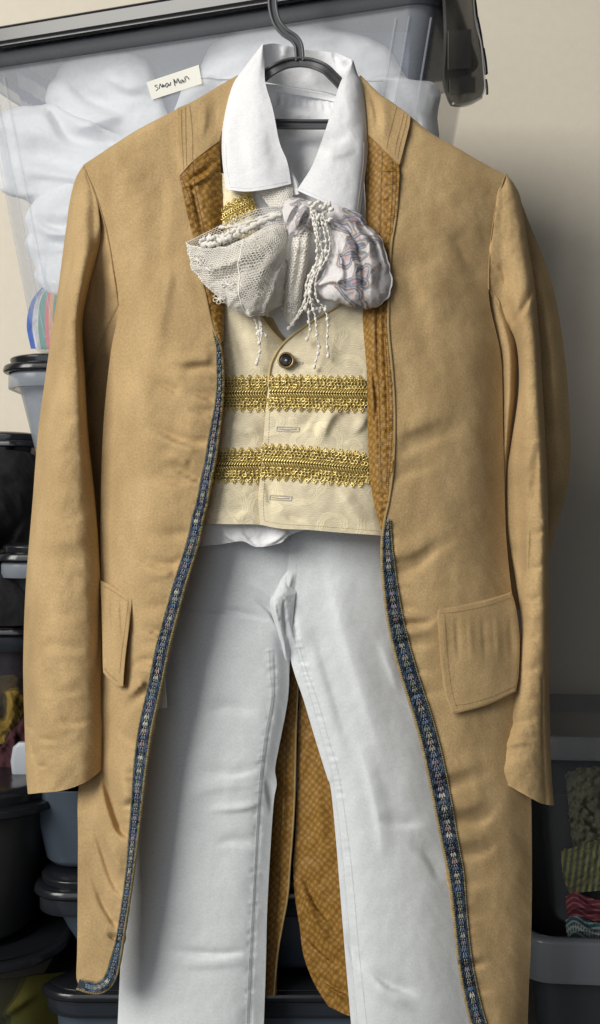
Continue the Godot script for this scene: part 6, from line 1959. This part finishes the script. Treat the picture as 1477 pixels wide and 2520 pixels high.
	var loop := sheet([[V(798, 520, 44), V(820, 508, 46), V(850, 508, 46), V(878, 522, 44), V(912, 556, 40), V(930, 584, 34)], [V(800, 530, 54), V(826, 522, 60), V(860, 530, 62), V(895, 556, 58), V(930, 590, 48), V(944, 606, 38)], [V(806, 548, 60), V(834, 556, 72), V(868, 574, 76), V(905, 602, 70), V(940, 632, 56), V(958, 645, 40)], [V(812, 580, 62), V(840, 600, 76), V(872, 622, 80), V(908, 648, 74), V(944, 672, 58), V(966, 682, 40)], [V(806, 640, 58), V(836, 656, 74), V(868, 676, 80), V(902, 696, 74), V(938, 714, 58), V(964, 720, 40)], [V(790, 680, 52), V(822, 700, 68), V(858, 716, 74), V(896, 730, 70), V(930, 740, 56), V(950, 744, 40)], [V(777, 700, 44), V(806, 726, 54), V(842, 744, 58), V(878, 754, 56), V(910, 756, 48), V(932, 752, 38)], [V(782, 716, 36), V(806, 738, 40), V(842, 750, 42), V(872, 760, 40), V(900, 759, 36), V(920, 754, 32)]], 90, 110,
		[[5, 8, 795, 500, 845, 580, 870, 650, 876, 780], [-4, 7, 798, 500, 862, 570, 892, 650, 894, 790], [5, 9, 806, 500, 880, 560, 914, 640, 914, 790], [-4, 7, 820, 500, 900, 570, 936, 650, 930, 780], [8, 7, 800, 520, 826, 600, 838, 660, 826, 740], [-4, 7, 800, 530, 840, 630, 852, 690, 850, 780], [9, 8, 760, 712, 820, 690, 860, 702], [-4, 7, 780, 680, 820, 705, 850, 745], [6, 6, 840, 500, 915, 570, 960, 680]], 2.2, 70.0, false, 0.3, 0.5, 7.0, 0.14)
	for row in loop:
		for k in row.size():
			row[k].z = 46.0 + (row[k].z - 46.0) * 0.68
	g = Geo.new()
	var uvs := flat_uv(loop, 330.0, 0.5)
	g.shell(world_rows(loop), uvs, [], 0.0012)
	var lo := part("loop", g, M.paisley, sc)
	g = Geo.new()
	var hem := PackedVector3Array()
	for p in loop:
		hem.append(p[88] + V(0, 0, 1.2))
	rope(g, hem, 1.8, Color.WHITE)
	part("hem", g, M.thread_white, lo)
	var back := sheet([[V(812, 530, 34), V(860, 528, 34), V(905, 552, 32)], [V(810, 640, 34), V(880, 640, 34), V(950, 650, 30)], [V(790, 705, 32), V(870, 745, 32), V(940, 742, 30)]], 30, 30, [], 1.0, 30.0)
	g = Geo.new()
	cloth(g, back, 1.0, 260.0)
	part("back_loop", g, M.paisley, sc)
	var knot := sheet([[V(694, 512, 42), V(704, 494, 44), V(724, 486, 46), V(750, 490, 46), V(776, 500, 44), V(800, 514, 40)], [V(696, 526, 52), V(712, 514, 60), V(732, 508, 62), V(754, 508, 64), V(776, 514, 62), V(800, 524, 54)], [V(700, 548, 54), V(716, 544, 62), V(734, 538, 66), V(756, 536, 68), V(778, 536, 64), V(800, 540, 54)], [V(706, 572, 46), V(718, 578, 52), V(734, 576, 56), V(756, 566, 58), V(778, 560, 54), V(802, 556, 44)]], 60, 40, [[5, 5, 700, 560, 716, 520, 740, 496], [-5, 4, 708, 566, 728, 526, 752, 500], [5, 5, 730, 566, 744, 530, 762, 504], [-5, 4, 750, 560, 760, 530, 778, 508]], 1.4, 20.0)
	g = Geo.new()
	cloth(g, knot, 1.2, 150.0, 0.9)
	part("knot", g, M.paisley, sc)
	g = Geo.new()
	var q := func(flat: Array, z0: float, z1: float) -> Array:
		var out := []
		for k in range(0, flat.size(), 2):
			out.append(V(flat[k] * 0.378 + 434.2, flat[k + 1] * 0.378 + 434.2, lerpf(z0, z1, float(k) / (flat.size() - 2))))
		return out
	strand(g, q.call([865, 170, 890, 300, 915, 400, 930, 520, 905, 620, 845, 760, 832, 850, 770, 940, 730, 990], 70, 36), rng)
	strand(g, q.call([900, 205, 930, 330, 940, 430, 950, 540, 895, 650, 870, 760, 885, 850, 905, 920, 915, 1050, 928, 1110, 900, 1240], 72, 36), rng)
	strand(g, q.call([950, 230, 985, 350, 1000, 430, 985, 520, 925, 620, 905, 700, 915, 800, 965, 860, 985, 950, 980, 1080, 990, 1170], 74, 36), rng)
	strand(g, q.call([1000, 160, 990, 200, 962, 235, 930, 262, 905, 300], 74, 66), rng, 2.6)
	strand(g, q.call([1015, 272, 985, 288, 950, 270, 915, 250], 74, 68), rng, 2.6)
	strand(g, q.call([860, 860, 862, 930, 868, 1010, 848, 1065], 44, 36), rng)
	strand(g, q.call([880, 190, 905, 330, 915, 450, 912, 560, 868, 640, 845, 700, 838, 800, 800, 880, 760, 960], 71, 38), rng)
	strand(g, q.call([930, 240, 958, 340, 975, 440, 962, 520, 905, 600, 868, 690, 862, 790, 838, 860], 73, 44), rng)
	strand(g, q.call([910, 300, 930, 420, 975, 430, 945, 520, 900, 580, 880, 660, 868, 760, 900, 840, 940, 880], 72, 42), rng, 2.1)
	strand(g, q.call([830, 860, 860, 880, 885, 870, 930, 860, 975, 850], 42, 42), rng, 2.0)
	strand(g, q.call([700, 560, 712, 640, 700, 760, 690, 860], 34, 26), rng)
	strand(g, q.call([715, 540, 722, 600, 704, 700, 712, 800], 34, 26), rng)
	for k in 9:
		var p := V(764.0 + k * 6.5, 500.0 + 7.0 * sin(k * 1.7) + k * 1.2, 74)
		g.blob(PV(p), Vector3(0.0028, 0, 0), Vector3(0.0006, 0.0022, 0), Vector3(0, 0, 0.0022), Color.WHITE, 6, 5)
	part("fringe", g, M.fringe, sc, true)

func offset(s: Array, dz: float) -> Array:
	var out := []
	for row in s:
		var q := PackedVector3Array()
		for p in row:
			q.append(p + V(0, 0, dz))
		out.append(q)
	return out

func zmap_small(s: Array) -> PackedFloat32Array:
	return zmap([s])
